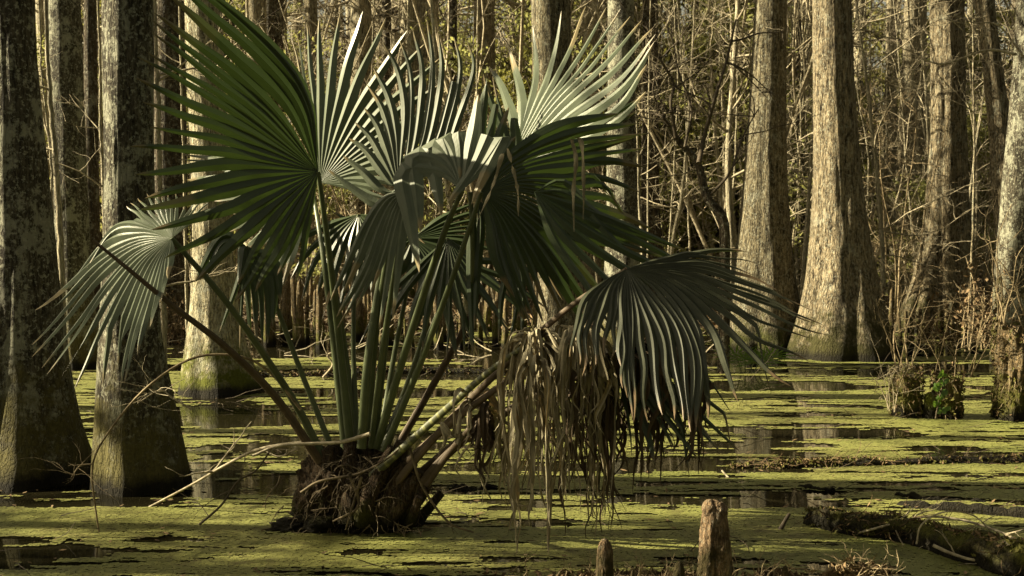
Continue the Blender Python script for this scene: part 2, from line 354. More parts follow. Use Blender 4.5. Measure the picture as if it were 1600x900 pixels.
def branch(mb, p, d, L, r, lev, rs, seg=5, curl=.35, droop=0.0, mi=0, kids=4):
    n = 7; pts = [Vector(p)]; d = Vector(d).normalized()
    for k in range(n):
        d = (d+Vector((rs.uniform(-1, 1), rs.uniform(-1, 1), rs.uniform(-1, 1)))*curl*.5+Vector((0, 0, -droop*.15))).normalized()
        pts.append(pts[-1]+d*L/n)
    tube(mb, pts, np.linspace(r, r*.3, n+1), seg, False, mi=mi)
    if lev > 0:
        for q in range(kids):
            k = rs.randint(2, n-1); dd = (pts[k+1]-pts[k]).normalized()
            side = Vector((rs.uniform(-1, 1), rs.uniform(-1, 1), rs.uniform(-.4, 1))).normalized()
            branch(mb, pts[k], (dd*.7+side).normalized(), L*rs.uniform(.35, .6), r*.5, lev-1, rs, max(3, seg-1), curl, droop, mi, kids)
def crown_mesh(seed, z1, nb, L, r, low=0.0, lev=2):
    rs = random.Random(seed); mb = MB()
    for k in range(nb):
        z = low+(z1-low)*(k+rs.random())/nb; a = rs.uniform(0, 6.28); s = 1-.55*(z-low)/(z1-low)
        branch(mb, (0, 0, z), (math.cos(a), math.sin(a), rs.uniform(.1, .9)), L*s*rs.uniform(.6, 1.1), r*s, lev, rs)
    return mesh_from(mb, 'crown', M['twig'])
crowns = [crown_mesh(s, 7.5, 15, 2.0, .035, lev=1) for s in (1, 2, 3)]

def traced_tree(label, prof, D, mat, lobes=6, lob=.16, lh=.8, seed=0, H=13, seg=48, top_r=.5, group='trees standing in the swamp', name='swamp_tree', dz=.06, hang=True, rough=.04, zb=-.35, lean=0):
    """prof: rows of (left px, right px, py) from the base row up, all at distance D"""
    rows = sorted(prof, key=lambda q: -q[2]); pts = []; rad = []
    for (l, r_, y) in rows:
        p = P((l+r_)/2, y, D); pts.append(p); rad.append((r_-l)/2/F*D)
    root = thing(name, label, 'tree', (pts[0].x, D, 0), group)
    base = Vector((pts[0].x, D, zb)); P0 = [base]+pts; R0 = [rad[0]*1.06]+rad
    tp = P0[-1]; dx = (P0[-1].x-P0[-2].x)/max(.1, P0[-1].z-P0[-2].z)*.4
    P0.append(Vector((tp.x+dx*2, D, tp.z+2))); R0.append(R0[-1]*.93)
    P0.append(Vector((P0[-1].x, D, H))); R0.append(R0[-2]*.15)
    L = [local(p, root) for p in P0]
    mb = MB(); trunk_mesh(mb, L, R0, seg, lobes, lob, lh, seed, rough, dz, ztop=min(4.6, tp.z+.3)); mb.build('trunk', mat, root)
    z0 = L[-2].z-.4
    c = link('crown', crowns[seed % 3], root, (L[-2].x, 0, z0)); k = (H-z0)/7.9; c.scale = (k, k, k); c.rotation_euler = (0, 0, seed*1.3)
    return root, P0, R0
tt = traced_tree
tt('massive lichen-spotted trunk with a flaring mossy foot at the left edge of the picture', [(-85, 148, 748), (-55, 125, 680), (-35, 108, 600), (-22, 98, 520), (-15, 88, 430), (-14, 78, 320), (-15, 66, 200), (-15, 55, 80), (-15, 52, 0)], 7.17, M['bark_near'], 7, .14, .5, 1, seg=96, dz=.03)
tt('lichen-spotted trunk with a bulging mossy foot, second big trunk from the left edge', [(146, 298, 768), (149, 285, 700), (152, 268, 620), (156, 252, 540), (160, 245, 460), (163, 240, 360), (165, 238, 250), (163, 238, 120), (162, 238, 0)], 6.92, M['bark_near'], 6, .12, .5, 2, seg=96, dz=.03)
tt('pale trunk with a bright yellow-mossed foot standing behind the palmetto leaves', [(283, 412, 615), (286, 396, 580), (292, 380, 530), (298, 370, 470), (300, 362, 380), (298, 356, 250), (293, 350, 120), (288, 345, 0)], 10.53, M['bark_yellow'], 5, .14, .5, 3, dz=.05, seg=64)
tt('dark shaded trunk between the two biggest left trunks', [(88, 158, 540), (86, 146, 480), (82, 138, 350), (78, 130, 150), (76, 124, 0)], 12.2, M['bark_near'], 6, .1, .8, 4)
tt('smooth dark brown trunk just right of the bulging mossy trunk', [(238, 300, 520), (240, 292, 400), (241, 290, 200), (241, 288, 0)], 15, M['bark_dark'], 6, .1, .8, 5)
tt('thick dark trunk with a sunlit yellow foot behind the middle of the palmetto', [(838, 928, 560), (842, 908, 500), (842, 902, 430), (838, 898, 300), (833, 892, 150), (830, 890, 0)], 12.5, M['bark_shade_tone'], 6, .12, .7, 6, dz=.05, seg=64)
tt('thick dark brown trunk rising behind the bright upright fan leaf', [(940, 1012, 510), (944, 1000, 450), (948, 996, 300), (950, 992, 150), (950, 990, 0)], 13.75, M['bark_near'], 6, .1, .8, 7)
tt('narrow dark trunk just right of the bright upright fan leaf', [(998, 1040, 480), (1002, 1030, 300), (1004, 1028, 0)], 19.5, M['bark_dark'], 5, .1, .8, 8)
tt('tall grey trunk with a widening ribbed foot, left neighbour of the largest right-hand trunk', [(1128, 1262, 548), (1142, 1246, 470), (1150, 1237, 400), (1162, 1229, 280), (1172, 1228, 150), (1180, 1228, 0)], 13.6, M['bark_shade_tone'], 8, .13, 1.0, 9, dz=.05, seg=80)
tt('largest right-hand trunk, half sunlit, with a broad mossy buttressed foot', [(1228, 1400, 557), (1240, 1385, 515), (1256, 1372, 460), (1266, 1358, 380), (1272, 1345, 280), (1272, 1335, 150), (1270, 1328, 0)], 13.2, M['bark_mid'], 7, .13, .8, 10, dz=.05, seg=96)
tt('leaning grey trunk behind the far right tangle of stems', [(1568, 1640, 520), (1560, 1622, 400), (1550, 1598, 300), (1545, 1580, 200), (1533, 1562, 80), (1522, 1552, 0)], 14.5, M['bark_mid'], 6, .1, .8, 12)
tt('dark lichen-patched trunk at the right edge of the picture', [(1552, 1645, 560), (1556, 1632, 450), (1566, 1625, 300), (1585, 1632, 100), (1590, 1640, 0)], 12.6, M['bark_near'], 6, .1, .8, 13)
# buttressed, split trunk
root, P0, R0 = tt('pale split cypress trunk with spreading buttress roots, near the right edge', [(1412, 1528, 505), (1430, 1520, 440), (1444, 1514, 370), (1451, 1509, 280), (1455, 1507, 200), (1456, 1506, 100), (1455, 1504, 0)], 16.2, M['bark_mid'], 9, .3, 1.2, 11, dz=.05, seg=96, rough=.06)
for (bx, by, tx, ty, r_) in [(1398, 520, 1450, 400, .05), (1424, 535, 1462, 380, .07), (1455, 540, 1470, 390, .07), (1480, 540, 1484, 380, .07), (1510, 535, 1496, 390, .07), (1543, 525, 1503, 400, .06)]:
    mb = MB(); a = P(tx, ty, 16.0); c_ = P(bx, by, 15.6); mid_ = (a+c_)/2+Vector((0, 0, -.15)); c_.z = -.2
    tube(mb, [local(q, root) for q in map(Vector, crom([a, mid_, c_], 14))], np.linspace(r_, r_*1.9, 14), 12); mb.build('buttress_root', M['bark_mid'], root)
# more trunks traced behind the palm
for (l0, r0, l1, r1, yb, D, mt, lb) in [
    (384, 416, 380, 420, 480, 19, 'bark_far', 'dark upright trunk above the left palmetto leaves'),
    (437, 448, 436, 452, 470, 21, 'bark_far', 'thin brown trunk over the tip of the big left fan leaf'),
    (476, 496, 474, 500, 470, 22, 'bark_far', 'slim trunk behind the left upright fan leaf tips'),
    (548, 580, 546, 586, 475, 20, 'bark_far', 'sunlit trunk behind the tallest upright left fan leaf'),
    (597, 611, 590, 612, 470, 25, 'bark_dark', 'thin dark trunk behind the middle fan leaves'),
    (636, 652, 634, 656, 470, 21, 'bark_yellow', 'mossy slim trunk beside a brown trunk at top centre'),
    (652, 684, 650, 690, 480, 20, 'bark_far', 'brown trunk with a bright left rim at top centre'),
    (740, 772, 738, 778, 480, 19, 'bark_mid', 'clean pale trunk standing over the centre of the palmetto'),
    (700, 714, 696, 716, 470, 26, 'bark_dark', 'narrow far trunk left of the clean pale trunk'),
    (800, 812, 798, 816, 460, 27, 'bark_far', 'thin far trunk left of the thick dark middle trunk'),
    (908, 934, 905, 940, 470, 20, 'bark_far', 'brown trunk between the two thick dark middle trunks'),
    (1080, 1092, 1066, 1086, 430, 24, 'bark_dark', 'dark thin trunk left of the white saplings'),
    (1240, 1252, 1244, 1262, 430, 22, 'bark_dark', 'crooked dark trunk between the two big right-hand trunks'),
    (1385, 1402, 1378, 1400, 430, 23, 'bark_far', 'half sunlit trunk between the largest and the split trunk'),
    (1430, 1448, 1420, 1446, 430, 24, 'bark_far', 'brown trunk hidden partly behind the split cypress'),
    (132, 150, 130, 158, 500, 17, 'bark_dark', 'narrow dark trunk behind the second left trunk'),
    (1205, 1222, 1196, 1222, 430, 25, 'bark_dark', 'far trunk peeping from behind the ribbed grey trunk')]:
    tt(lb, [(l1, r1, yb), (l0*.4+l1*.6, r0*.4+r1*.6, 300), (l0, r0, 0)], D, M[mt], 5, .08, .6, int(l0) % 17, dz=.12, seg=28)

# slender sunlit saplings, traced
def sapling(pxs, D, r0, r1, lab, mat='bark_pale', H=7, nb=10, seed=0, twig='twig', group='slender sunlit saplings'):
    pts = [P(x, y, D) for x, y in pxs]; pts.sort(key=lambda p: p.z); b0 = pts[0].copy(); gzv = float(gz(b0.x, b0.y)); 
    root = thing('sapling', lab, 'sapling', (b0.x, D, 0), group)
    lo = Vector((b0.x, D, max(gzv, -.3)-.05)); pts = [lo]+pts
    d = (pts[-1]-pts[-2]).normalized(); pts.append(pts[-1]+d*2.2+Vector((0, 0, .6)))
    cv = crom([local(p, root) for p in pts], 40); rs = random.Random(seed); cv[:, :2] += (rng.random((40, 2))-.5)*.012
    mb = MB(); tube(mb, cv, np.linspace(r0, r1*.5, 40), 8); mb.build('trunk', M[mat], root)
    mb = MB()
    for k in range(nb):
        q = rs.randint(8, 38); a = rs.uniform(0, 6.28)
        branch(mb, cv[q], (math.cos(a), math.sin(a)*.6, rs.uniform(-.1, .9)), rs.uniform(.5, 1.4), r1*.45, 2, rs, 4, .5)
    mb.build('crown', M[twig], root)
for i, (pxs, D, r0, r1, lab, mt) in enumerate([
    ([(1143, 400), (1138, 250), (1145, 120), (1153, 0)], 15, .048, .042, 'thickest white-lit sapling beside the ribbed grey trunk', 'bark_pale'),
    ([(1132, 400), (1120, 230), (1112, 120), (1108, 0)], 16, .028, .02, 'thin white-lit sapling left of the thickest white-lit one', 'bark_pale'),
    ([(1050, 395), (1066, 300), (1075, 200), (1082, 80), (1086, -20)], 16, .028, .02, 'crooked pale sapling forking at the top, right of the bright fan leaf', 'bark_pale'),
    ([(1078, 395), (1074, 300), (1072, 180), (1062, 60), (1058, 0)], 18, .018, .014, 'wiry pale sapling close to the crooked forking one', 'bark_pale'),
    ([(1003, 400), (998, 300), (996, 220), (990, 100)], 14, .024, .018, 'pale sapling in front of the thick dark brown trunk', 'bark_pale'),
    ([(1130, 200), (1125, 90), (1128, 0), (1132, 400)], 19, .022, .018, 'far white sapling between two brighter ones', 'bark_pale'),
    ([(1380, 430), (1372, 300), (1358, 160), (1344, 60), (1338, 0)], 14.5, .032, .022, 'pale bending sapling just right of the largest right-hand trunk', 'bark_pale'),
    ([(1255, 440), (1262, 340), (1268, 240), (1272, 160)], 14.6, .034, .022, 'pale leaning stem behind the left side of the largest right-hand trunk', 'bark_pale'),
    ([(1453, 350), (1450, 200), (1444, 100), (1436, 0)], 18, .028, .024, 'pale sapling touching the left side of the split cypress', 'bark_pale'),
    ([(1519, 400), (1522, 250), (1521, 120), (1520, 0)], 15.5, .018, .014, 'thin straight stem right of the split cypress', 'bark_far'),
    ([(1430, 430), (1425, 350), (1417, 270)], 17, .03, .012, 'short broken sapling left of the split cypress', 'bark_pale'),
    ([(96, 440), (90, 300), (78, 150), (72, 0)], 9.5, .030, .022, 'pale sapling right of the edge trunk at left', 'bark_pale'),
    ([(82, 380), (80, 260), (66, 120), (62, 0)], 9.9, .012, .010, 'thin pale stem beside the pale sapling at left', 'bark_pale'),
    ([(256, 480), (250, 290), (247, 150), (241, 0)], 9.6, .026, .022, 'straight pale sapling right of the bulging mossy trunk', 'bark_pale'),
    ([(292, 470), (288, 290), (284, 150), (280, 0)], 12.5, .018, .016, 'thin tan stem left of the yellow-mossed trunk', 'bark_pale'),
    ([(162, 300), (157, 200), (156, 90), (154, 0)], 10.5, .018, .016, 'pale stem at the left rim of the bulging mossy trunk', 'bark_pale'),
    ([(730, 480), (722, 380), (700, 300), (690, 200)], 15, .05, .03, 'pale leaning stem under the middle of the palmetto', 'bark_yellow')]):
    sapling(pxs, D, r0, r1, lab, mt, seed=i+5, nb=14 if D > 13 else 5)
for i in range(44):
    D = rng.uniform(15.5, 26); x = rng.uniform(1010, 1600) if i % 4 else rng.uniform(420, 1000); l = rng.normal(0, 10); r_ = rng.uniform(.012, .03)
    sapling([(x, 430), (x+l+rng.normal(0, 5), 260), (x+l*1.6+rng.normal(0, 6), 120), (x+l*2+rng.normal(0, 6), -10)], D, r_, r_*.8, 'slender straight sapling in the far gap between the big trunks', 'bark_pale' if i % 3 else 'bark_far', seed=i+50, nb=4, group='straight saplings in the far gap')
# dark crooked branchy tree, right of centre
root = thing('bare_tree', 'dark crooked bare tree with looping branches right of the bright fan leaf', 'tree', (P(1128, 400, 11.8).x, 11.8, 0))
mb = MB(); cv = crom([local(p, root) for p in [Vector((P(1132, 400, 11.8).x, 11.8, -.2)), P(1132, 430, 11.8), P(1130, 345, 11.8), P(1105, 310, 11.8), P(1090, 255, 11.9), P(1062, 222, 11.9), P(1040, 190, 11.8)]], 40); tube(mb, cv, np.linspace(.06, .022, 40), 8); mb.build('trunk', M['bark_dark'], root)
mb = MB(); rs = random.Random(3)
for pl, r_ in [([(1092, 255), (1100, 215), (1118, 150), (1135, 95), (1150, 30)], .026), ([(1056, 215), (1048, 160), (1052, 130), (1030, 90), (1015, 60)], .02), ([(1105, 310), (1140, 270), (1160, 215), (1185, 170)], .016), ([(1045, 195), (1030, 180), (1000, 175)], .014), ([(1070, 230), (1080, 170), (1060, 110), (1048, 40)], .014), ([(1040, 190), (1020, 140), (1035, 100)], .01)]:
    cv = crom([local(P(x, y, 11.8+rs.uniform(-.2, .2)), root) for x, y in pl], 24); tube(mb, cv, np.linspace(r_, r_*.35, 24), 6)
    for k in range(5):
        q = rs.randint(5, 22); branch(mb, cv[q], (rs.uniform(-1, 1), rs.uniform(-.4, .4), rs.uniform(-.3, 1)), rs.uniform(.3, .8), r_*.4, 1, rs, 4, .5)
mb.build('crown', M['twig_dark'], root)
# a long thin limb from the split trunk
root = thing('fallen_branch', 'long bare pale branch reaching left from the right-edge trunk across the split cypress', 'branch', P(1500, 95, 12.4))
mb = MB(); rs = random.Random(8)
for pl, r_ in [([(1588, 85), (1545, 78), (1500, 92), (1470, 100), (1440, 92)], .016), ([(1545, 78), (1530, 95), (1515, 92)], .008), ([(1500, 20), (1488, 30), (1505, 48)], .01), ([(1600, 90), (1560, 40), (1520, 35), (1490, 22)], .01), ([(1440, 92), (1425, 110), (1390, 130)], .007)]:
    cv = crom([local(P(x, y, 12.4), root) for x, y in pl], 24); tube(mb, cv, np.linspace(r_, r_*.4, 24), 6)
    for k in range(5):
        q = rs.randint(5, 22); branch(mb, cv[q], (rs.uniform(-1, 1), rs.uniform(-.4, .4), rs.uniform(-1, .6)), rs.uniform(.2, .5), r_*.4, 1, rs, 4, .5)
mb.build('branch', M['twig'], root)

# ---- woodland behind: prototypes and copies
def proto_tree(seed, r, H, mat, lab):
    rs = random.Random(seed); root = thing('forest_tree', lab, 'tree', (0, 0, 0), 'far trees of the swamp forest')
    L = [Vector((0, 0, -.4)), Vector((0, 0, 0)), Vector((rs.uniform(-.1, .1), 0, 1.2)), Vector((rs.uniform(-.25, .25), 0, 4)), Vector((rs.uniform(-.4, .4), 0, 8)), Vector((rs.uniform(-.5, .5), 0, H))]
    mb = MB(); trunk_mesh(mb, L, [r*1.7, r*1.6, r*1.12, r, r*.8, r*.15], 16, 5, .12, .6, seed, .04, .35, 9); mb.build('trunk', mat, root)
    mb = MB()
    for k in range(22):
        z = 1.2+(H-1.5)*rs.random()**.8; a = rs.uniform(0, 6.28); x = np.interp(z, [p.z for p in L], [p.x for p in L])
        branch(mb, (x, 0, z), (math.cos(a), math.sin(a), rs.uniform(-.1, .9)), rs.uniform(.7, 2.4)*(.6 if z < 4 else 1), .02 if z < 4 else .035, 1 if k % 2 else 2, rs, 4, .45)
    mb.build('crown', M['twig' if seed % 2 else 'twig_dark'], root)
    return root
LT = ['slender far trunk with bare branches in the crowded forest behind the palmetto']
protos = [proto_tree(20+i, r, H, M[mt], LT[0]) for i, (r, H, mt) in enumerate([(.11, 12, 'bark_far'), (.16, 14, 'bark_dark'), (.08, 10, 'bark_pale'), (.2, 15, 'bark_far'), (.13, 13, 'bark_dark'), (.065, 9, 'bark_dark')])]
def place(protos, spots):
    used = set()
    for i, (x, y, s) in enumerate(spots):
        k = i % len(protos); o = protos[k] if k not in used else copy_tree(protos[k]); used.add(k)
        z = float(gz(x, y)); o.location = (x, y, z if z > -.2 else -.05); o.rotation_euler = (rng.uniform(-.04, .04), rng.uniform(-.05, .05), rng.uniform(0, 6.28)); o.scale = (s, s, s*rng.uniform(.9, 1.15))
spots = []
while len(spots) < 130:
    y = 19+46*rng.random()**.75; x = rng.uniform(-.50, .46)*y-1.5
    if all((x-a)**2+(y-b)**2 > 1.0 for a, b, _ in spots): spots.append((x, y, rng.uniform(.75, 1.35)))
place(protos, spots)
# thin twiggy saplings in the middle distance
def proto_brush(seed, H, n, mat, twig, nm, lab, cat, grp, r=.016):
    rs = random.Random(seed); root = thing(nm, lab, cat, (0, 0, 0), grp); mt, mc = MB(), MB()
    for k in range(n):
        a = rs.uniform(0, 6.28); q = rs.uniform(.0, .25); pts = [Vector((math.cos(a)*q, math.sin(a)*q, -.1))]; d = Vector((math.cos(a)*.15, math.sin(a)*.15, 1))
        for j in range(12):
            d = (d+Vector((rs.uniform(-1, 1), rs.uniform(-1, 1), .2))*.13).normalized(); pts.append(pts[-1]+d*H/12*rs.uniform(.8, 1.1))
        tube(mt, pts, np.linspace(r, r*.35, 13), 5)
        for j in range(12):
            i_ = rs.randint(2, 12); a2 = rs.uniform(0, 6.28)
            branch(mc, pts[i_], (math.cos(a2), math.sin(a2), rs.uniform(-.1, .8)), rs.uniform(.3, 1.1)*H/4, r*.4, 2, rs, 3, .6)
    mt.build('stem', mat, root); mc.build('twigs', twig, root); return root
bprot = [proto_brush(40+i, H, n, M[a], M[b_], 'bare_sapling', 'wiry bare sapling with pale crossing twigs in the forest undergrowth', 'sapling', 'bare saplings in the undergrowth') for i, (H, n, a, b_) in enumerate([(4.5, 2, 'bark_pale', 'twig'), (3.5, 3, 'twig', 'twig'), (5.5, 1, 'bark_pale', 'twig'), (3.0, 4, 'twig_red', 'twig_red'), (4.5, 2, 'bark_dark', 'twig_dark')])]
spots = []
while len(spots) < 62:
    y = 15.5+22*rng.random()**1.1; x = rng.uniform(-.40, .44)*y
    if y < 18 and x < 2.2: continue
    spots.append((x, y, rng.uniform(.7, 1.25)))
place(bprot, spots)
# evergreen understorey shrubs
def leaves(mb, c, rad, n, size, rs_, mi=0):
    d = rs_.normal(size=(n, 3)); d /= np.linalg.norm(d, axis=1)[:, None]; rr = rs_.random(n)**.45
    p = np.array(c)+d*rr[:, None]*np.array(rad)
    a = rs_.normal(size=(n, 3)); a /= np.linalg.norm(a, axis=1)[:, None]; b_ = np.cross(a, rs_.normal(size=(n, 3))); b_ /= np.linalg.norm(b_, axis=1)[:, None]
    s = size*rs_.uniform(.6, 1.3, n)[:, None]
    V = np.stack([p-a*s, p+b_*s*.42, p+a*s, p-b_*s*.42], 1); mb.add(V.reshape(-1, 3), np.arange(4*n).reshape(-1, 4), None, mi)
def proto_shrub(seed, H, wd, n, nm='evergreen_shrub', lab='olive evergreen understorey bush among the far trunks', grp='evergreen bushes among the far trunks', cat='bush', size=.05):
    r2 = np.random.default_rng(seed); rs = random.Random(seed); root = thing(nm, lab, cat, (0, 0, 0), grp); ms, ml = MB(), MB()
    for k in range(6):
        a = rs.uniform(0, 6.28); branch(ms, (0, 0, -.1), (math.cos(a)*.4, math.sin(a)*.4, 1), H*.95, .03, 2, rs, 4, .3)
    cl = 46
    for k in range(cl):
        z = H*(.08+.92*rs.random()); q = wd*(1-.5*z/H)*math.sqrt(rs.random()); a = rs.uniform(0, 6.28)
        leaves(ml, (q*math.cos(a), q*math.sin(a), z), (.3, .3, .16), n//cl, size, r2)
    ms.build('stem', M['twig_dark'], root); ml.build('foliage', M['evergreen'], root, smooth=False); return root
sprot = [proto_shrub(60+i, H, wd, 5200) for i, (H, wd) in enumerate([(3.2, 1.1), (4.6, 1.3), (2.2, 1.1), (6.0, 1.5)])]
spots = []
while len(spots) < 95:
    y = 21+30*rng.random(); x = rng.uniform(-.40, .46)*y
    if x < 0 and rng.random() < .35: continue
    spots.append((x, y, rng.uniform(.8, 1.3)))
place(sprot, spots)
M['drybrush'] = simple('dry_brush_leaf', (.09, .10, .03), (.34, .35, .12), .7, 4, (.38, .38, .12), .42, .2)
dprot = [proto_shrub(80+i, H, wd, n, 'dry_brush', 'straw-yellow leafy brush catching the sun among the far trunks', 'sunlit brush among the far trunks', 'brush', .035) for i, (H, wd, n) in enumerate([(2.6, 1.0, 2600), (4.2, 1.2, 3000), (6.5, 1.5, 3600)])]
for o in dprot:
    for c in o.children:
        c.data.materials.clear(); c.data.materials.append(M['drybrush'] if c.name.startswith('foliage') else M['twig'])
spots = [(rng.uniform(-.40, .46)*y, y, rng.uniform(.8, 1.3)) for y in 18+26*rng.random(75)]
place(dprot, spots)
# far woods: one mass
mb = MB(); r2 = np.random.default_rng(5)
for k in range(900):
    y = r2.uniform(46, 70); x = r2.uniform(-.56, .5)*y; z = 13*r2.random()**.85; s = r2.uniform(.5, 1.3)
    leaves(mb, (x, y, z), (s, s, s*.6), int(110*s), .12, r2)
for k in range(500):
    y = r2.uniform(42, 70); x = r2.uniform(-.56, .5)*y; rs = random.Random(k)
    branch(mb, (x, y, r2.uniform(0, 9)), (r2.uniform(-1, 1), r2.uniform(-.3, .3), r2.uniform(0, 1.5)), r2.uniform(1, 3.5), .04, 1, rs, 3, .5, mi=1, kids=3)
o = mb.build('far_woods', [M['farleaf'], M['twig']], smooth=False, kind='stuff'); tag(o, 'hazy olive mass of leaves and twigs filling the far woods', 'woods', kind='stuff')
mb = MB(); r2 = np.random.default_rng(15)  # unseen woods, added to block sky light and deepen the shade
for k in range(420):
    if k < 260: x, y = r2.uniform(-30, 34), r2.uniform(-26, -9)
    else: x, y = r2.uniform(11, 24), r2.uniform(-9, 19)
    z = 12*r2.random()**.8; leaves(mb, (x, y, z), (1.6, 1.6, 1.1), 60, .3, r2)
o = mb.build('added_woods', M['evergreen'], smooth=False, kind='stuff'); tag(o, 'unseen evergreen woods added behind and to the right of the viewpoint to block sky light', 'woods', kind='stuff')
# trees standing to the left, outside the picture, whose shadows stripe the water
k = 0
for (x, y, r_, H) in [(-6, 5.5, .07, 11), (-7.5, 6.3, .06, 11), (-9, 9.0, .10, 12), (-8.5, 12.5, .2, 14), (-12, 10.1, .12, 13), (-10.5, 14.8, .2, 14), (-16, 17, .25, 15), (-14, 8.5, .08, 12)]:
    k += 1; root = thing('swamp_tree', 'bare swamp tree standing outside the left edge of the picture', 'tree', (x, y, 0), 'trees outside the left edge')
    mb = MB(); trunk_mesh(mb, [Vector((0, 0, -.4)), Vector((0, 0, 0)), Vector((.05, 0, 1)), Vector((.1, 0, 5)), Vector((.1, 0, H))], [r_*1.8, r_*1.6, r_*1.1, r_, r_*.15], 24, 6, .12, .6, k, .04, .3, 5); mb.build('trunk', M['bark_mid'], root)
    c = link('crown', crowns[k % 3], root, (.1, 0, 6)); c.scale = (.9, .9, (H-6)/7.9); c.rotation_euler = (0, 0, k)
k = 0
for (x, y, s) in [(-9.0, 6.15, 1.0), (-9.4, 5.1, 1.05), (-6.2, 4.9, .62)]:  # unseen bushes, added to throw dappled shade on the foreground water
    o = copy_tree(sprot[3]); o.location = (x, y, -.05); o.scale = (s, s, s); o.rotation_euler = (0, 0, k); k += 2; o['label'] = 'tall unseen evergreen bush added outside the left edge to shade the water'; o['group'] = 'added shade evergreens outside the left edge'
# ------------------------------------------------------------------ palmetto
base = G(560, 828); palm = thing('palmetto', 'large dwarf palmetto with green fan leaves and dead hanging ones, rooted in the duckweed water', 'palmetto', (base.x, base.y, 0))
def curve_keys(H, n, keys, M_, lim=.75):
    out = []
    for kk in keys:
        pts = [H]+[plane_pt(q[0], q[1], H, n, lim)+Vector((0, (q[2] if len(q) > 2 else 0), 0)) for q in kk]
        if len(kk) == 1:
            a, b_ = pts; m_ = (a+b_)/2+Vector((0, 0, .05*(b_-a).length)); pts = [a, m_, b_]
        c_ = crom(pts, 60); L = np.concatenate([[0], np.cumsum(np.linalg.norm(np.diff(c_, axis=0), axis=1))]); L /= L[-1]
        out.append(np.stack([np.interp(np.linspace(0, 1, M_), L, c_[:, q]) for q in range(3)], 1))
    return np.array(out)
def frond(hub, D, n, keys, N_=None, fuse=.45, mat='frond', pet=None, pmat='petiole', pr=(.028, .011), wmax=.034, wmin=.009, seed=1, pleat=.55, lim=.75, name='fan_leaf', label=None, wave=0.0, jit=.04, wk=1.0):
    H = P(hub[0], hub[1], D); n = Vector(n).normalized(); M_ = 22
    K = curve_keys(H, n, keys, M_, lim); nk = len(K); N_ = N_ or nk; rs = np.random.default_rng(seed)
    s = np.linspace(0, nk-1, N_); C = []
    for q in s:
        i = min(int(q), nk-2) if nk > 1 else 0; f = q-i
        c_ = K[i]*(1-f)+K[min(i+1, nk-1)]*f
        if f > .05 and f < .95: sh = 1-abs(rs.normal(0, jit)); c_ = K[i]*0+np.array(H)+(c_-np.array(H))*sh
        c_ = c_+rs.normal(0, .006, 3)*np.linspace(0, 1, M_)[:, None]**1.5
        C.append(c_)
    C = np.array(C); t = np.linspace(0, 1, M_); fi = max(2, int(fuse*M_))
    mb = MB(); nn = np.array(n)
    for i, c_ in enumerate(C):
        a_, b_ = C[max(0, i-1)], C[min(N_-1, i+1)]; cnt = 2 if 0 < i < N_-1 else 1
        wf = np.linalg.norm(a_[fi]-b_[fi])/cnt/2*1.04*wk; wf = min(max(wf, wmin), wmax)
        tf = t[fi]*(1+rs.uniform(-.15, .15)); w_ = np.where(t < tf, wf*(t/tf)**.9, wf*np.clip(1-((t-tf)/(1-tf)), 0, 1)**.56); w_ = np.maximum(w_, .0008)
        tg = np.gradient(c_, axis=0); tg /= np.linalg.norm(tg, axis=1)[:, None]+1e-9
        sd_ = np.cross(tg, nn)
        for q in range(1, M_):
            if np.linalg.norm(sd_[q]) < .25: sd_[q] = sd_[q-1]
        sd_ /= np.linalg.norm(sd_, axis=1)[:, None]+1e-9; 
        nl = np.cross(sd_, tg)
        tw = rs.normal(0, .12)+rs.normal(0, .25)*t**2; ct, st = np.cos(tw)[:, None], np.sin(tw)[:, None]
        if i: pass
        tilt = np.clip((t-tf)/(1-tf), 0, 1)[:, None]; ct = 1-(1-ct)*tilt; st = st*tilt
        sv = sd_*ct+nl*st; nv = nl*ct-sd_*st
        if wave: c_ = c_+sd_*(wave*np.sin(t*rs.uniform(9, 18)+rs.uniform(0, 6)))[:, None]*t[:, None]
        if rs.random() < .07 and jit: w_ = w_*np.clip((rs.uniform(.7, .95)-t)*9, .03, 1)
        if rs.random() < .05 and jit:
            kb = rs.uniform(.62, .85); dn_ = np.clip(t-kb, 0, 1)[:, None]; Lb = np.linalg.norm(c_[-1]-c_[0]); c_ = c_-tg*dn_*Lb*.8+np.array([0, -.1, -1.0])*dn_*Lb*.85
        vv_ = t*(1.0 if rs.random() < .8 else rs.uniform(1.05, 1.3))
        up = nv*(w_*pleat)[:, None]
        L_ = c_-sv*w_[:, None]-up*.5; R_ = c_+sv*w_[:, None]-up*.5; Cc = c_+up*.5
        V = np.stack([L_, Cc, R_], 1).reshape(-1, 3); idx = np.arange(M_-1)*3
        f = np.concatenate([np.stack([idx, idx+1, idx+4, idx+3], -1), np.stack([idx+1, idx+2, idx+5, idx+4], -1)])
        uv = np.stack([np.tile([i, i+.5, i+1.0], M_)*.37, np.repeat(vv_, 3)], 1)
        mb.add(V-np.array(palm.location), f, uv)
    o = mb.build(name, M[mat], palm, smooth=False)
    if label: o['label'] = label
    if pet:
        pts = [P(x, y, d_) if d_ else P(x, y, D) for x, y, d_ in pet]+[H]; cv = crom([p-palm.location for p in pts], 36); pm = MB()
        tube(pm, cv, np.linspace(pr[0]*.78, pr[1]*.8, 36), 10, flat=.62, cap=True); pm.build('petiole', M[pmat], o)
    return o
B = 6.0
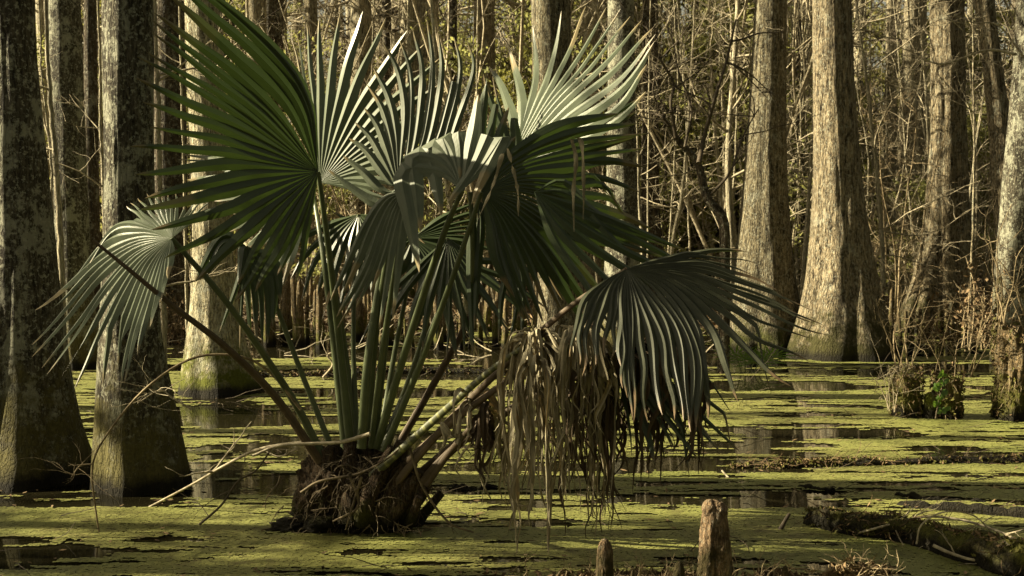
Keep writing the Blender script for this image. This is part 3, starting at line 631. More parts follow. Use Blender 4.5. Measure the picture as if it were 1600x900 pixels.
frond((497, 268), 5.65, (.42, -.88, -.12), [
    [(483, 160), (428, 75), (305, -32)], [(474, 160), (405, 70), (262, -48)], [(455, 165), (378, 85), (270, -14)], [(425, 168), (340, 92), (238, 20)], [(415, 178), (330, 112), (237, 33)],
    [(405, 188), (335, 135), (238, 75)], [(400, 200), (330, 155), (211, 91)], [(395, 215), (330, 188), (211, 143)], [(395, 232), (340, 212), (243, 197)], [(395, 248), (330, 240), (195, 236)],
    [(395, 265), (330, 275), (226, 302)], [(405, 285), (340, 300), (215, 325)], [(410, 305), (350, 335), (240, 362)], [(425, 320), (370, 365), (276, 440)], [(440, 330), (405, 380), (372, 440)],
    [(452, 338), (420, 400), (365, 480)], [(468, 345), (440, 400), (425, 430)], [(483, 340), (475, 390), (462, 440)]],
    24, .42, wk=1.25, jit=.0, wave=.004, pet=[(548, 700, 6.0), (533, 560, 5.95), (515, 400, 5.8)], seed=2, label='broad backlit green leaf, the largest at the upper left', pr=(.03, .013), lim=.9)
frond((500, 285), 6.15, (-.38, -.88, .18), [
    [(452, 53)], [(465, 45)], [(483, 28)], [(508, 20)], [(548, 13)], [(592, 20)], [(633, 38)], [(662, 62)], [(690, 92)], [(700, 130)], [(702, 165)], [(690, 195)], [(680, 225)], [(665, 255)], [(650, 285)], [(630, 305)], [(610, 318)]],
    19, .48, wave=.004, pleat=.6, pet=[(552, 700, 6.05), (540, 560, 6.1), (515, 400, 6.0)], seed=3, mat='frond_lit', label='tall grey-green leaf with pointed tips catching the sun', wk=1.15)
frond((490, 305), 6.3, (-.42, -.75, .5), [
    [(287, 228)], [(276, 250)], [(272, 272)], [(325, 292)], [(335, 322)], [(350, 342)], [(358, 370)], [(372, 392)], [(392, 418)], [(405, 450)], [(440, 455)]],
    22, .62, pleat=.55, pet=[(540, 705, 6.1), (520, 520, 6.1), (505, 400, 6.1)], seed=4, mat='frond_lit', label='bright sunlit leaf half hidden below the large left one')
frond((622, 288), 5.75, (-.10, -.97, .18), [
    [(618, 310), (590, 318), (550, 293), (515, 265)], [(612, 300), (592, 290), (566, 262), (535, 238)], [(612, 285), (595, 255), (570, 222), (543, 205)], [(613, 270), (600, 240), (582, 200), (560, 172)], [(616, 260), (608, 215), (594, 170), (573, 140)],
    [(620, 250), (615, 200), (603, 150), (578, 103)], [(627, 240), (633, 170), (622, 110), (599, 66)], [(638, 240), (645, 170), (645, 100), (628, 45)], [(650, 230), (665, 150), (668, 90), (654, 26)], [(662, 235), (680, 160), (684, 90), (680, 26)], [(672, 235), (698, 160), (712, 90), (700, 33)],
    [(682, 240), (706, 180), (722, 100), (713, 43)], [(690, 245), (715, 190), (741, 110), (730, 66)]],
    15, .42, pet=[(575, 700, 6.0), (582, 560, 5.95), (602, 420, 5.85)], seed=5, wmax=.024, mat='frond_matte', label='leaf of narrow arching fingers at the centre', pr=(.032, .013))
frond((632, 300), 5.55, (-.45, -.85, .2), [
    [(600, 310), (570, 350), (545, 400), (513, 465)], [(605, 315), (580, 360), (560, 410), (536, 460)], [(610, 320), (590, 370), (565, 440), (511, 528)], [(615, 325), (598, 370), (572, 440), (532, 520)], [(618, 328), (606, 370), (590, 410), (569, 454)],
    [(625, 330), (613, 380), (605, 430), (592, 520)], [(632, 330), (626, 380), (620, 440), (615, 500)]],
    8, .3, seed=6, wmax=.03, wk=1.6, mat='frond_matte', label='bright drooping leaf at the centre', pet=[(580, 700, 5.95), (596, 560, 5.85), (620, 400, 5.7)], pr=(.022, .01))
frond((722, 297), 5.45, (-.25, -.9, .35), [
    [(690, 268), (632, 268), (638, 330), (655, 425)], [(693, 256), (648, 246), (652, 300), (659, 360)], [(700, 248), (670, 230), (681, 285), (690, 336)], [(708, 240), (692, 214), (703, 250), (712, 285)], [(718, 238), (716, 203), (719, 240), (719, 279)],
    [(732, 240), (740, 200), (746, 147)], [(745, 250), (765, 207), (740, 262), (704, 314)], [(756, 256), (786, 214), (762, 262), (737, 320)]],
    8, .42, seed=7, wmax=.05, wk=1.3, jit=0, pleat=.35, mat='frond_matte', label='grey-green leaf whose fingers are folded over and hang down', pet=[(588, 700, 5.95), (636, 540, 5.8), (690, 375, 5.6)], pr=(.028, .013))
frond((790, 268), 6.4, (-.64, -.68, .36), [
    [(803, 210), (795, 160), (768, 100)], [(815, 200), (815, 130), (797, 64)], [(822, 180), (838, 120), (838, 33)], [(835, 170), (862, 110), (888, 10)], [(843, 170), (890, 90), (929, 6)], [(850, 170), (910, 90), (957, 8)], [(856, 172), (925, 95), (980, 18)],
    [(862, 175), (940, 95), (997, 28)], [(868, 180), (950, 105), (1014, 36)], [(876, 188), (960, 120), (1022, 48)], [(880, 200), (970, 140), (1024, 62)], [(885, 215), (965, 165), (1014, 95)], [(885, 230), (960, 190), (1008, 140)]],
    14, .42, pleat=.45, wk=1.12, jit=0, wave=.005, seed=8, mat='frond_lit', label='brightest leaf, fanning upward at the upper right', pet=[(585, 760, 6.1), (700, 560, 6.15), (745, 470, 6.2), (780, 370, 6.2)], pmat='petiole_brown', pr=(.026, .012), lim=.95)
frond((752, 300), 6.2, (.1, -.95, .1), [[(750, 220), (764, 105)], [(765, 220), (783, 133)], [(770, 240), (796, 170)], [(780, 250), (800, 215)]], 4, .3, seed=18, wmax=.035, wk=1.6)
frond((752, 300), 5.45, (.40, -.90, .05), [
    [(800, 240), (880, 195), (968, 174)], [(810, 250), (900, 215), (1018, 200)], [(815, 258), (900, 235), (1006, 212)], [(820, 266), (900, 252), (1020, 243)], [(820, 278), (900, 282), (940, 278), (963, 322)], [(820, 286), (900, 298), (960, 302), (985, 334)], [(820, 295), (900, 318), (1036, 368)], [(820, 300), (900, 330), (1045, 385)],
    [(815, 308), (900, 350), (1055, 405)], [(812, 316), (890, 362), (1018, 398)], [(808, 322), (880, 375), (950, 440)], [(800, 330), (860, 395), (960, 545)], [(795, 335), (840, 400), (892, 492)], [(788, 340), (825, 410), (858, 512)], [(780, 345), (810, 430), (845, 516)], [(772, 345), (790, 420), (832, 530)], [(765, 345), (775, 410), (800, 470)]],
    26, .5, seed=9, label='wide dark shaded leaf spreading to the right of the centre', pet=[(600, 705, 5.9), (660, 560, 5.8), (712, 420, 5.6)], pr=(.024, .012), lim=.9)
frond((745, 310), 5.75, (.1, -.95, .25), [[(775, 340), (840, 400), (880, 470)], [(770, 350), (810, 430), (800, 560)], [(765, 350), (800, 400), (826, 400), (786, 560)], [(755, 350), (750, 430), (745, 510)], [(740, 350), (735, 420), (738, 560)]], 6, .3, seed=19, wmax=.022, wk=1.5)
frond((645, 372), 6.25, (0, -.9, .35), [
    [(745, 315)], [(790, 330)], [(800, 352)], [(797, 374)], [(780, 395)], [(690, 395), (740, 425), (815, 520)], [(680, 405), (720, 450), (765, 545)], [(672, 412), (700, 470), (730, 575)], [(655, 420), (650, 460), (620, 510)], [(630, 420), (605, 450), (588, 490)], [(600, 385), (525, 372)], [(600, 370), (520, 332)]],
    18, .4, seed=10, label='dark bluish leaf low in the centre', pet=[(592, 700, 6.1), (615, 560, 6.2), (636, 450, 6.2)], pr=(.02, .01))
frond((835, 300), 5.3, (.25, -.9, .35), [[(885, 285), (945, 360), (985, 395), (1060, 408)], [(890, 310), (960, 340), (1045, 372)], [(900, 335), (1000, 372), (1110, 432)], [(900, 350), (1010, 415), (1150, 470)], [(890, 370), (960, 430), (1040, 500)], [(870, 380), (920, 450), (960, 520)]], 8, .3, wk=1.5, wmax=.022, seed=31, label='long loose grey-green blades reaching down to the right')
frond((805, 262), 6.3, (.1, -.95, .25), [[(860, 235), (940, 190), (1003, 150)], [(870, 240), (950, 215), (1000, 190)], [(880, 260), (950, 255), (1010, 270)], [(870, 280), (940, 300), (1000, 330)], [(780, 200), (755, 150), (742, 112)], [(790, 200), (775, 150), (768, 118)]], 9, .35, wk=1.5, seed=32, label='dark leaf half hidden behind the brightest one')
frond((700, 372), 6.05, (.05, -.93, .3), [[(660, 410), (600, 470), (560, 540)], [(670, 420), (640, 480), (622, 545)], [(690, 430), (680, 490), (676, 560)], [(705, 430), (712, 500), (706, 570)], [(722, 430), (750, 480), (775, 540)], [(735, 420), (790, 460), (850, 510)], [(745, 405), (800, 410), (870, 450)]], 12, .3, wk=1.2, wmax=.022, seed=33, label='dark leaf drooping between the stalks', pet=[(595, 705, 5.95), (650, 560, 6.0)], pr=(.02, .01))
frond((560, 335), 6.2, (-.2, -.9, .35), [[(520, 350), (470, 375), (430, 410)], [(525, 365), (490, 410), (470, 470)], [(540, 370), (525, 420), (505, 500)], [(560, 375), (560, 430), (548, 490)], [(580, 365), (600, 400), (610, 450)], [(590, 340), (630, 350), (665, 380)]], 11, .35, wk=1.2, wmax=.022, seed=34, label='dark leaf drooping below the tall sunlit ones', pet=[(558, 700, 6.05), (552, 520, 6.15)], pr=(.02, .01))
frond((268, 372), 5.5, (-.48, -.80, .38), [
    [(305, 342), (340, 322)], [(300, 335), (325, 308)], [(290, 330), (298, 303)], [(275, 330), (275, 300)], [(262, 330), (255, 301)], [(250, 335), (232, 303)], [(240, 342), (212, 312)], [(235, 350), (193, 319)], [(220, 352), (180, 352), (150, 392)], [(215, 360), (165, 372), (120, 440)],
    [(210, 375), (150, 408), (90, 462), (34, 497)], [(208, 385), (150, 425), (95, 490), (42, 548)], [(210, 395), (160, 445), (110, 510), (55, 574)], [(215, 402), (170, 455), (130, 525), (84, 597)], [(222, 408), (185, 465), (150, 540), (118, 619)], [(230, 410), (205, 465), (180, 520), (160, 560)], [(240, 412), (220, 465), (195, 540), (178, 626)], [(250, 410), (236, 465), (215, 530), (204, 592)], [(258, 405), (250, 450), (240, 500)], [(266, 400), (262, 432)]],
    34, .45, pleat=.6, wave=.003, wk=1.0, jit=.02, seed=11, mat='frond_lit', label='low left leaf with silvery sunlit ribs', pet=[(505, 715, 5.95), (455, 620, 5.9), (360, 480, 5.65)], pr=(.028, .014), lim=.8, wmax=.026)
frond((385, 385), 5.9, (.2, -.9, .3), [[(372, 440), (342, 522)], [(380, 450), (384, 558)], [(396, 440), (405, 548)], [(410, 450), (411, 560)], [(425, 440), (425, 520)], [(430, 410), (440, 470)], [(350, 385), (330, 430)], [(345, 370), (300, 440)]], 11, .3, seed=12, wk=1.4, wmax=.03, label='dark drooping leaf behind the low left one', pet=[(520, 705, 6.0), (470, 580, 6.0), (420, 450, 5.95)], pr=(.02, .01))
frond((980, 420), 5.2, (.22, -.72, .65), [
    [(945, 440), (905, 480), (888, 560)], [(950, 445), (922, 500), (912, 590)], [(960, 455), (945, 560)], [(970, 470), (965, 610)], [(978, 470), (978, 640)], [(988, 470), (992, 600), (990, 690)], [(1000, 465), (1025, 530), (1045, 650)], [(1015, 460), (1055, 530), (1075, 680)], [(1035, 455), (1085, 530), (1098, 620), (1090, 690)], [(1050, 448), (1105, 520), (1122, 600), (1120, 655)],
    [(1060, 440), (1150, 500), (1205, 545), (1298, 592)], [(1070, 436), (1160, 480), (1230, 525), (1312, 545)], [(1075, 430), (1170, 465), (1290, 515)], [(1080, 424), (1190, 455), (1312, 508)], [(1075, 414), (1160, 432), (1268, 478)], [(1065, 406), (1130, 405), (1222, 436)], [(1050, 402), (1110, 394), (1172, 394)], [(1030, 405), (1080, 398), (1130, 404)]],
    36, .38, mat='frond_shade', seed=13, pleat=.7, wk=1.3, wave=.009, jit=.07, wmax=.03, label='shade-toned low right leaf arching over with hanging fingers', pet=[(610, 765, 5.85), (700, 660, 5.7), (800, 560, 5.5), (890, 480, 5.3)], pmat='petiole_brown', pr=(.026, .012), lim=.6)
frond((985, 540), 5.6, (.1, -.8, .4), [[(1060, 560), (1105, 590), (1140, 640)], [(1060, 570), (1090, 610), (1118, 665)], [(985, 590), (1020, 640), (1050, 698)], [(1000, 580), (1050, 660), (1110, 736)], [(1030, 590), (1080, 650), (1143, 715)], [(1050, 580), (1110, 620), (1192, 677)], [(975, 600), (1000, 680), (1010, 740)], [(965, 600), (960, 680), (958, 700)]], 14, .25, mat='frond', seed=14, wk=1.2, wmax=.03, label='dark leaf pointing down to the right', pet=[(640, 775, 5.85), (720, 692, 5.8), (850, 610, 5.7)], pmat='petiole_brown', pr=(.03, .014))
# dead hanging leaves
def dead(hub, D, xr, yr, n, mat, seed, pet=None, pmat='petiole_banded', label=None, pr=(.03, .013), wmax=.0088):
    rs = np.random.default_rng(seed); mb = MB(); H = P(hub[0], hub[1], D); M_ = 34; t = np.linspace(0, 1, M_)
    cl = [(rs.uniform(*xr), rs.uniform(-.22, .22), rs.uniform(*yr)) for _ in range(max(3, n//6))]
    for q in range(n):
        cx, cd, cy = cl[rs.integers(len(cl))] if rs.random() < .72 else (rs.uniform(*xr), rs.uniform(-.25, .25), rs.uniform(*yr))
        x = cx+rs.normal(0, 7); y = cy+rs.normal(0, 22); y = min(max(y, yr[0]-20), yr[1]+5); dd = cd+rs.normal(0, .03)
        h0 = hub[1]+rs.uniform(-14, 16); k = rs.uniform(.55, .9); x2 = x+rs.normal(0, 9)
        pts = [H+Vector((rs.normal(0, .015), rs.normal(0, .02), rs.normal(0, .01))), P(hub[0]+(x-hub[0])*k*.6, h0-4, D+dd*.4), P(hub[0]+(x-hub[0])*k, h0+rs.uniform(2, 14), D+dd*.8), P(x, h0+rs.uniform(25, 75), D+dd), P(x+rs.normal(0, 6), (h0+y)/2, D+dd), P(x2, y*.8+h0*.2, D+dd), P(x2+rs.normal(0, 9), y, D+dd)]
        c_ = crom(pts, M_); c_[:, 0] += (fbm(t*6+q*3.1, seed, 0, 2)-.5)*.05*t; c_[:, 1] += (fbm(t*9+q*5.1, seed+9, 0, 3)-.5)*.05*t
        wd = wmax*rs.uniform(.45, 1.35)*(.35+.65*np.minimum(1, t*5))*(1-t**2.2)**.6*(.6+.8*fbm(t*8+q, seed+3, 0, 2))+.001
        an = rs.uniform(0, 3)+rs.normal(0, 2.2)*t+(fbm(t*5+q*2.2, 4, 0, 2)-.5)*4
        sv = np.stack([np.cos(an), np.sin(an)*.8, 0*an], -1); tg = np.gradient(c_, axis=0); tg /= np.linalg.norm(tg, axis=1)[:, None]+1e-9; sv = sv-tg*(sv*tg).sum(1)[:, None]; sv /= np.linalg.norm(sv, axis=1)[:, None]+1e-9; nv = np.cross(sv, tg)
        V = np.stack([c_-sv*wd[:, None], c_+nv*(wd*.7)[:, None], c_+sv*wd[:, None]], 1).reshape(-1, 3); idx = np.arange(M_-1)*3
        mb.add(V-np.array(palm.location), np.concatenate([np.stack([idx, idx+1, idx+4, idx+3], -1), np.stack([idx+1, idx+2, idx+5, idx+4], -1)]), np.stack([np.tile([q, q+.5, q+1.0], M_)*.37, np.repeat(t, 3)], 1))
    o = mb.build('dead_fan_leaf', M[mat], palm, smooth=False)
    if label: o['label'] = label
    if pet:
        cv = crom([P(x, y, d_)-palm.location for x, y, d_ in pet]+[H-palm.location], 36); pm = MB(); tube(pm, cv, np.linspace(pr[0]*.72, pr[1]*.8, 36), 10, flat=.62); pm.build('petiole', M[pmat], o)
    return o
dead((835, 530), 5.4, (780, 880), (620, 790), 64, 'frond_dead', 21, [(580, 745, 5.85), (680, 655, 5.7), (765, 580, 5.5)], label='pale brown dead leaf hanging in shreds')
dead((900, 525), 5.35, (850, 972), (620, 835), 66, 'frond_dead', 22, [(600, 755, 5.9), (700, 665, 5.7), (800, 590, 5.5)], 'petiole_brown', label='straw coloured dead leaf hanging over the water')
dead((840, 560), 5.3, (800, 862), (740, 862), 14, 'frond_dead', 23, None, label='longest dead strips dangling almost to the water', wmax=.014)
dead((1000, 545), 5.65, (950, 1095), (620, 750), 70, 'frond_rot', 24, [(620, 770, 5.95), (750, 665, 5.85), (880, 600, 5.75)], 'petiole_brown', label='blackish rotten leaf behind the low right one', wmax=.014)
dead((930, 560), 5.45, (880, 1010), (690, 835), 50, 'frond_rot', 25, None, label='dark rotten strips hanging beside the dead leaf')
dead((760, 640), 5.7, (708, 775), (690, 765), 12, 'frond_rot', 26, [(650, 780, 5.85), (700, 710, 5.8)], 'petiole_brown', label='thin black shreds hanging left of the dead leaf', wmax=.012)
dead((735, 625), 5.65, (715, 800), (690, 780), 10, 'frond_dead', 28, None, label='loose brown shreds hanging in front of the stalks', wmax=.012)
for pl in [[(893, 217), (900, 250), (896, 300), (897, 362)], [(893, 215), (908, 222), (912, 290), (911, 345)], [(793, 232), (803, 270), (809, 300), (810, 338)], [(785, 240), (770, 290), (746, 345)]]:
    mb = MB(); cv = crom([P(x, y, 5.2)-palm.location for x, y in pl], 26); q = np.linspace(0, 1, 26); wd = (.004+.010*fbm(q*6, pl[0][0]+pl[-1][0]))*(1-q**3*.8); an = (fbm(q*4, pl[-1][0])-.5)*5; sv = np.stack([np.cos(an), np.sin(an), 0*an], -1)
    V = np.stack([cv-sv*wd[:, None], cv+np.array([0, -.003, 0]), cv+sv*wd[:, None]], 1).reshape(-1, 3); idx = np.arange(25)*3
    mb.add(V, np.concatenate([np.stack([idx, idx+1, idx+4, idx+3], -1), np.stack([idx+1, idx+2, idx+5, idx+4], -1)]), np.stack([np.tile([0, .5, 1.0], 26), np.repeat(q, 3)], 1)); mb.build('withered_strip', M['frond_dead'], palm)
# brown dead stalk reaching far left, green straight stalks
def stalk(pl, r0, r1, mat, name='stalk'):
    cv = crom([P(x, y, d_)-palm.location for x, y, d_ in pl], 40); mb = MB(); tube(mb, cv, np.linspace(r0, r1, 40), 10, flat=.7); mb.build(name, M[mat], palm)
stalk([(500, 722, 5.9), (430, 620, 5.8), (350, 540, 5.6), (270, 478, 5.45), (200, 420, 5.35), (145, 375, 5.3)], .022, .006, 'petiole_brown')
stalk([(565, 700, 5.9), (575, 560, 5.85), (600, 400, 5.9), (618, 330, 5.9)], .024, .010, 'petiole')
stalk([(600, 700, 5.9), (640, 600, 6), (680, 500, 6), (702, 450, 6)], .02, .01, 'petiole')
stalk([(585, 690, 5.95), (600, 560, 5.9), (608, 480, 5.9), (620, 400, 5.9)], .017, .009, 'petiole')
stalk([(735, 300, 5.5), (738, 380, 5.55), (737, 470, 5.7), (735, 520, 5.75)], .011, .007, 'petiole')
# root mound with old leaf bases
mb = MB(); rs = random.Random(5)
def blob(mb, c, rx, ry, rz_, seg=40, rings=22, amp=.25, seed=0, fr=3.0):
    a = np.linspace(0, 2*math.pi, seg, endpoint=False); e = np.linspace(-math.pi/2, math.pi/2, rings); A, E = np.meshgrid(a, e)
    d = np.stack([np.cos(E)*np.cos(A), np.cos(E)*np.sin(A), np.sin(E)], -1); n = 1+amp*2*(fbm(d[..., 0]*fr+seed, d[..., 1]*fr, d[..., 2]*fr, 5)-.5)
    v = np.array(c)+d*n[..., None]*np.array([rx, ry, rz_]); i = np.arange(rings-1)[:, None]*seg; j = np.arange(seg)[None]; k = (j+1) % seg
    mb.add(v.reshape(-1, 3), np.stack([i+j, i+k, i+seg+k, i+seg+j], -1).reshape(-1, 4))
bl = lambda p: tuple(p-palm.location)
blob(mb, bl(P(542, 804, 6.05)), .25, .2, .12, 80, 40, .5, 1, 4); blob(mb, bl(P(510, 770, 6.0)), .15, .14, .20, 80, 40, .5, 2, 4); blob(mb, bl(P(575, 760, 6.0)), .15, .13, .17, 70, 36, .45, 3, 4); blob(mb, bl(P(462, 824, 6.0)), .13, .11, .04, 60, 30, .45, 4, 6); blob(mb, bl(P(560, 745, 6.0)), .10, .09, .10, 50, 30, .6, 6, 5)
mb.build('root_mound', M['root'], palm)
for (a, b_, r_, r2_) in [((590, 828, 5.9), (630, 690, 5.9), .055, .035), ((570, 825, 5.9), (640, 720, 5.85), .06, .04), ((600, 830, 5.95), (665, 755, 5.85), .05, .035), ((560, 820, 5.85), (615, 700, 5.85), .05, .03), ((515, 820, 5.95), (490, 710, 5.95), .05, .03), ((530, 820, 5.9), (512, 700, 5.95), .05, .032), ((545, 820, 5.85), (548, 690, 5.95), .055, .035),
                      ((500, 820, 5.95), (475, 750, 5.95), .04, .02), ((640, 832, 6.0), (690, 770, 6.1), .035, .02), ((605, 815, 5.85), (655, 735, 5.85), .045, .035), ((580, 800, 6.0), (590, 685, 6.0), .05, .032), ((560, 800, 6.0), (570, 680, 6.0), .05, .03), ((630, 828, 5.9), (655, 775, 5.8), .03, .02)]:
    mb = MB(); p0, p1 = P(*a), P(*b_); md = (p0+p1)/2+Vector((rs.uniform(-.02, .02), 0, -.02)); sdd = rs.random()*9
    tube(mb, crom([bl(p0), bl(md), bl(p1)], 26), np.linspace(r_, r2_, 26), 20, True, lambda pp, aa: 1+.35*(fbm(np.cos(aa)[None]*3+sdd+0*pp[:, :1], np.sin(aa)[None]*3+0*pp[:, :1], pp[:, 2:3]*14)-.5)*2*.8); mb.build('old_leaf_base', M['root'], palm)
mb = MB()
for k in range(260):
    x = rs.gauss(555, 50); y = rs.uniform(700, 815)+abs(x-555)*.35; y = min(y, 826); p = P(x, y, 6.0-.18*rs.random()); a = rs.uniform(0, 6.28)
    branch(mb, bl(p), (math.cos(a), -abs(math.sin(a))*.5, rs.uniform(-1.2, .5)), rs.uniform(.04, .2), rs.uniform(.0018, .005), 1, rs, 4, .8, .9, kids=2)
for pl in [[(470, 770), (500, 752), (560, 740), (600, 720), (625, 700)], [(545, 740), (560, 790), (520, 815)], [(565, 745), (548, 800), (540, 828)], [(640, 700), (660, 760), (700, 815), (740, 832)]]:
    tube(mb, crom([bl(P(x, y, 5.78)) for x, y in pl], 26), np.linspace(.008, .004, 26), 6)
o = mb.build('rootlets', M['rootlet'], palm); o['kind'] = 'stuff'

# ------------------------------------------------------------------ cypress knees
def knee(px, top, wpx, D, lab, group=None, seed=0, bpy_=None, mat='knee', seg=64, rings=70, lump=.3):
    p = P(px, top, D); h = p.z+.12; r = wpx/2/F*D; root = thing('cypress_knee', lab, 'cypress knee', (p.x, D, 0), group)
    z = np.linspace(0, 1, rings); prof = np.where(z < .84, 1.5-.72*z, (1.5-.72*.84)*np.sqrt(np.clip(1-((z-.84)/.16)**2, 0, 1)))
    a = np.linspace(0, 2*math.pi, seg, endpoint=False); A, Z_ = np.meshgrid(a, z); ca, sa = np.cos(A), np.sin(A)
    hz = Z_*h
    n = 1+lump*(fbm(ca*1.6+seed, sa*1.6, hz*6, 3)-.5)*1.2+lump*1.0*(fbm(ca*8+seed, sa*8, hz*44, 5)-.5)*np.clip(1.3-Z_, .3, 1)
    rr = r*prof[:, None]*n; v = np.stack([ca*rr, sa*rr, hz-.12], -1)
    i = np.arange(rings-1)[:, None]*seg; j = np.arange(seg)[None]; k = (j+1) % seg; mb = MB(); mb.add(v.reshape(-1, 3), np.stack([i+j, i+k, i+seg+k, i+seg+j], -1).reshape(-1, 4))
    mb.build('knee', M[mat], root)
    return root
kr = knee(1117, 780, 47, 4.75, 'tallest cypress knee in the foreground, with a split knobby top', 'foreground cypress knees', 1, lump=.48)
mb = MB(); blob(mb, (.018, -.010, P(1117, 798, 4.75).z), .030, .034, .034, 30, 20, .35, 3); blob(mb, (-.020, -.008, P(1117, 795, 4.75).z), .030, .034, .036, 30, 20, .25, 5); mb.build('knob', M['knee'], kr)
knee(945, 841, 27, 4.75, 'short smooth-topped cypress knee left of the tallest foreground knee', 'foreground cypress knees', 2, lump=.25)
knee(1061, 877, 21, 4.7, 'small cypress knee just left of the tallest foreground knee', 'foreground cypress knees', 3, lump=.2)
knee(1227, 883, 13, 4.75, 'tiny thin cypress knee right of the tallest foreground knee', 'foreground cypress knees', 4, lump=.2)
knee(988, 889, 10, 4.72, 'tiny knee stub between the two left foreground knees', 'foreground cypress knees', 5, lump=.2)
knee(1310, 880, 12, 4.74, 'small knee poking through the dry tuft under the log', 'foreground cypress knees', 6, lump=.2)
# a muddy litter bank at the very front
mb = MB(); rs = random.Random(9); r2 = np.random.default_rng(9)
for k in range(700):
    x = rs.gauss(1010, 90) if k < 380 else (rs.uniform(1180, 1250) if k < 480 else rs.gauss(1340, 22)); y = (rs.uniform(893, 912)) if k < 480 else 908-abs(rs.gauss(0, 1))*11
    p = P(x, y, 4.72) if k >= 480 else G(x, y, .02); leaves(mb, tuple(p), (.02, .02, .01), 3, .018, r2)
    if k % 4 == 0: branch(mb, tuple(p), (rs.uniform(-1, 1), rs.uniform(-.5, .5), rs.uniform(-.1, .8)), rs.uniform(.04, .13), .0025, 1, rs, 3, .6, mi=1, kids=2)
o = mb.build('leaf_litter', [M['litter'], M['twig_red']], smooth=False, kind='stuff'); tag(o, 'brown leaf and twig litter at the foot of the foreground knees', 'litter', kind='stuff')
# far knees: a crowd of slender ones on the bank behind the palmetto
def proto_knee(seed):
    root = thing('cypress_knee', 'slender cypress knee in the crowd on the far muddy bank', 'cypress knee', (0, 0, 0), 'cypress knees on the far bank')
    mb = MB(); rs = random.Random(seed); seg, rings = 12, 22; z = np.linspace(0, 1, rings); bx = rs.uniform(-.06, .06)
    prof = np.where(z < .85, 1.5-.85*z**.6, (1.5-.85*.85**.6)*np.sqrt(np.clip(1-((z-.85)/.15)**2, 0, 1))); a = np.linspace(0, 6.2832, seg, endpoint=False); A, Z_ = np.meshgrid(a, z); n = 1+.7*(fbm(np.cos(A)*1.5+seed, np.sin(A)*1.5, Z_*7)-.5)
    rr = .05*prof[:, None]*n; v = np.stack([np.cos(A)*rr+bx*Z_**2, np.sin(A)*rr, Z_*1.0-.1], -1); i = np.arange(rings-1)[:, None]*seg; j = np.arange(seg)[None]; k = (j+1) % seg
    mb.add(v.reshape(-1, 3), np.stack([i+j, i+k, i+seg+k, i+seg+j], -1).reshape(-1, 4)); mb.build('knee', M['stump'], root); return root
kp = [proto_knee(s) for s in range(5)]; spots = []
for k in range(190):
    if k < 105: px = rng.uniform(395, 880); y = rng.uniform(13.6, 16.5)
    elif k < 150: px = rng.uniform(1370, 1600); y = rng.uniform(13.2, 16.5)
    else: px = rng.uniform(100, 1600); y = rng.uniform(16, 22)
    x = (px-800)/F*y; s = rng.uniform(.22, .95)
    if px > 880: s *= .7
    spots.append((x, y, s))
place(kp, spots)
for o in bpy.data.objects:
    if o.name.startswith('cypress_knee') and o.get('group') == 'cypress knees on the far bank': o.location.z = max(o.location.z, -.05)

# ------------------------------------------------------------------ stumps at the right
def stump(label, l, r_, top, bot, seed, extra=True):
    c = G((l+r_)/2, bot); D = c.y; root = thing('mossy_stump', label, 'stump', (c.x, D, 0), 'shaggy stumps at the right'); rs = random.Random(seed); h = P(800, top, D).z; rad = (r_-l)/2/F*D
    zz = np.linspace(-.15, h, 34); a = np.linspace(0, 6.2832, 56, endpoint=False); A, Z_ = np.meshgrid(a, zz); f = (Z_+.15)/(h+.15)
    top_n = vnoise(np.cos(A)*3+seed, np.sin(A)*3)*.1; n = 1+.35*(fbm(np.cos(A)*3+seed, np.sin(A)*3, Z_*4)-.5)*2+.2*(fbm(np.cos(A)*9, np.sin(A)*9+seed, Z_*18)-.5)*2
    rr = rad*(1.0-.18*f)*n; v = np.stack([np.cos(A)*rr, np.sin(A)*rr, Z_-top_n*f], -1); i = np.arange(33)[:, None]*56; j = np.arange(56)[None]; k = (j+1) % 56
    mb = MB(); mb.add(v.reshape(-1, 3), np.stack([i+j, i+k, i+56+k, i+56+j], -1).reshape(-1, 4)); vv = np.vstack([v[-1], [[0, 0, h-.1]]]); mb.add(vv, [[q, (q+1) % 56, 56] for q in range(56)]); mb.build('stump', M['stump'], root)
    mb = MB(); r2 = np.random.default_rng(seed)
    for q in range(300):
        aa = rs.uniform(0, 6.28); z = rs.uniform(0.0, h); p = (math.cos(aa)*rad*1.02, math.sin(aa)*rad*1.02, z)
        if q % 6 == 0: branch(mb, p, (math.cos(aa)*.5, math.sin(aa)*.5, rs.uniform(-1.8, .2)), rs.uniform(.03, .10), .003, 0, rs, 3, .6, 1.0, mi=1)
        leaves(mb, p, (.02, .02, .02), 3, .015, r2, 0 if rs.random() < .5 else 2)
    o = mb.build('shaggy_litter', [M['litter'], M['twig_red'], M['mossleaf']], root, smooth=False); o['kind'] = 'stuff'
    return root
stump('short shaggy stump with dry stems, leftmost of the right-hand stumps', 1392, 1440, 572, 651, 1)
stump('mossy broken stump with green leaves growing on it, middle of the right-hand stumps', 1456, 1502, 580, 653, 2)
stump('tall shaggy stump at the right edge of the picture', 1552, 1612, 500, 655, 3)
kk = knee(1454, 612, 20, G(1454, 654).y, 'moss-covered post-like knee between the two short right-hand stumps', None, 8, mat='bark_yellow', lump=.2)
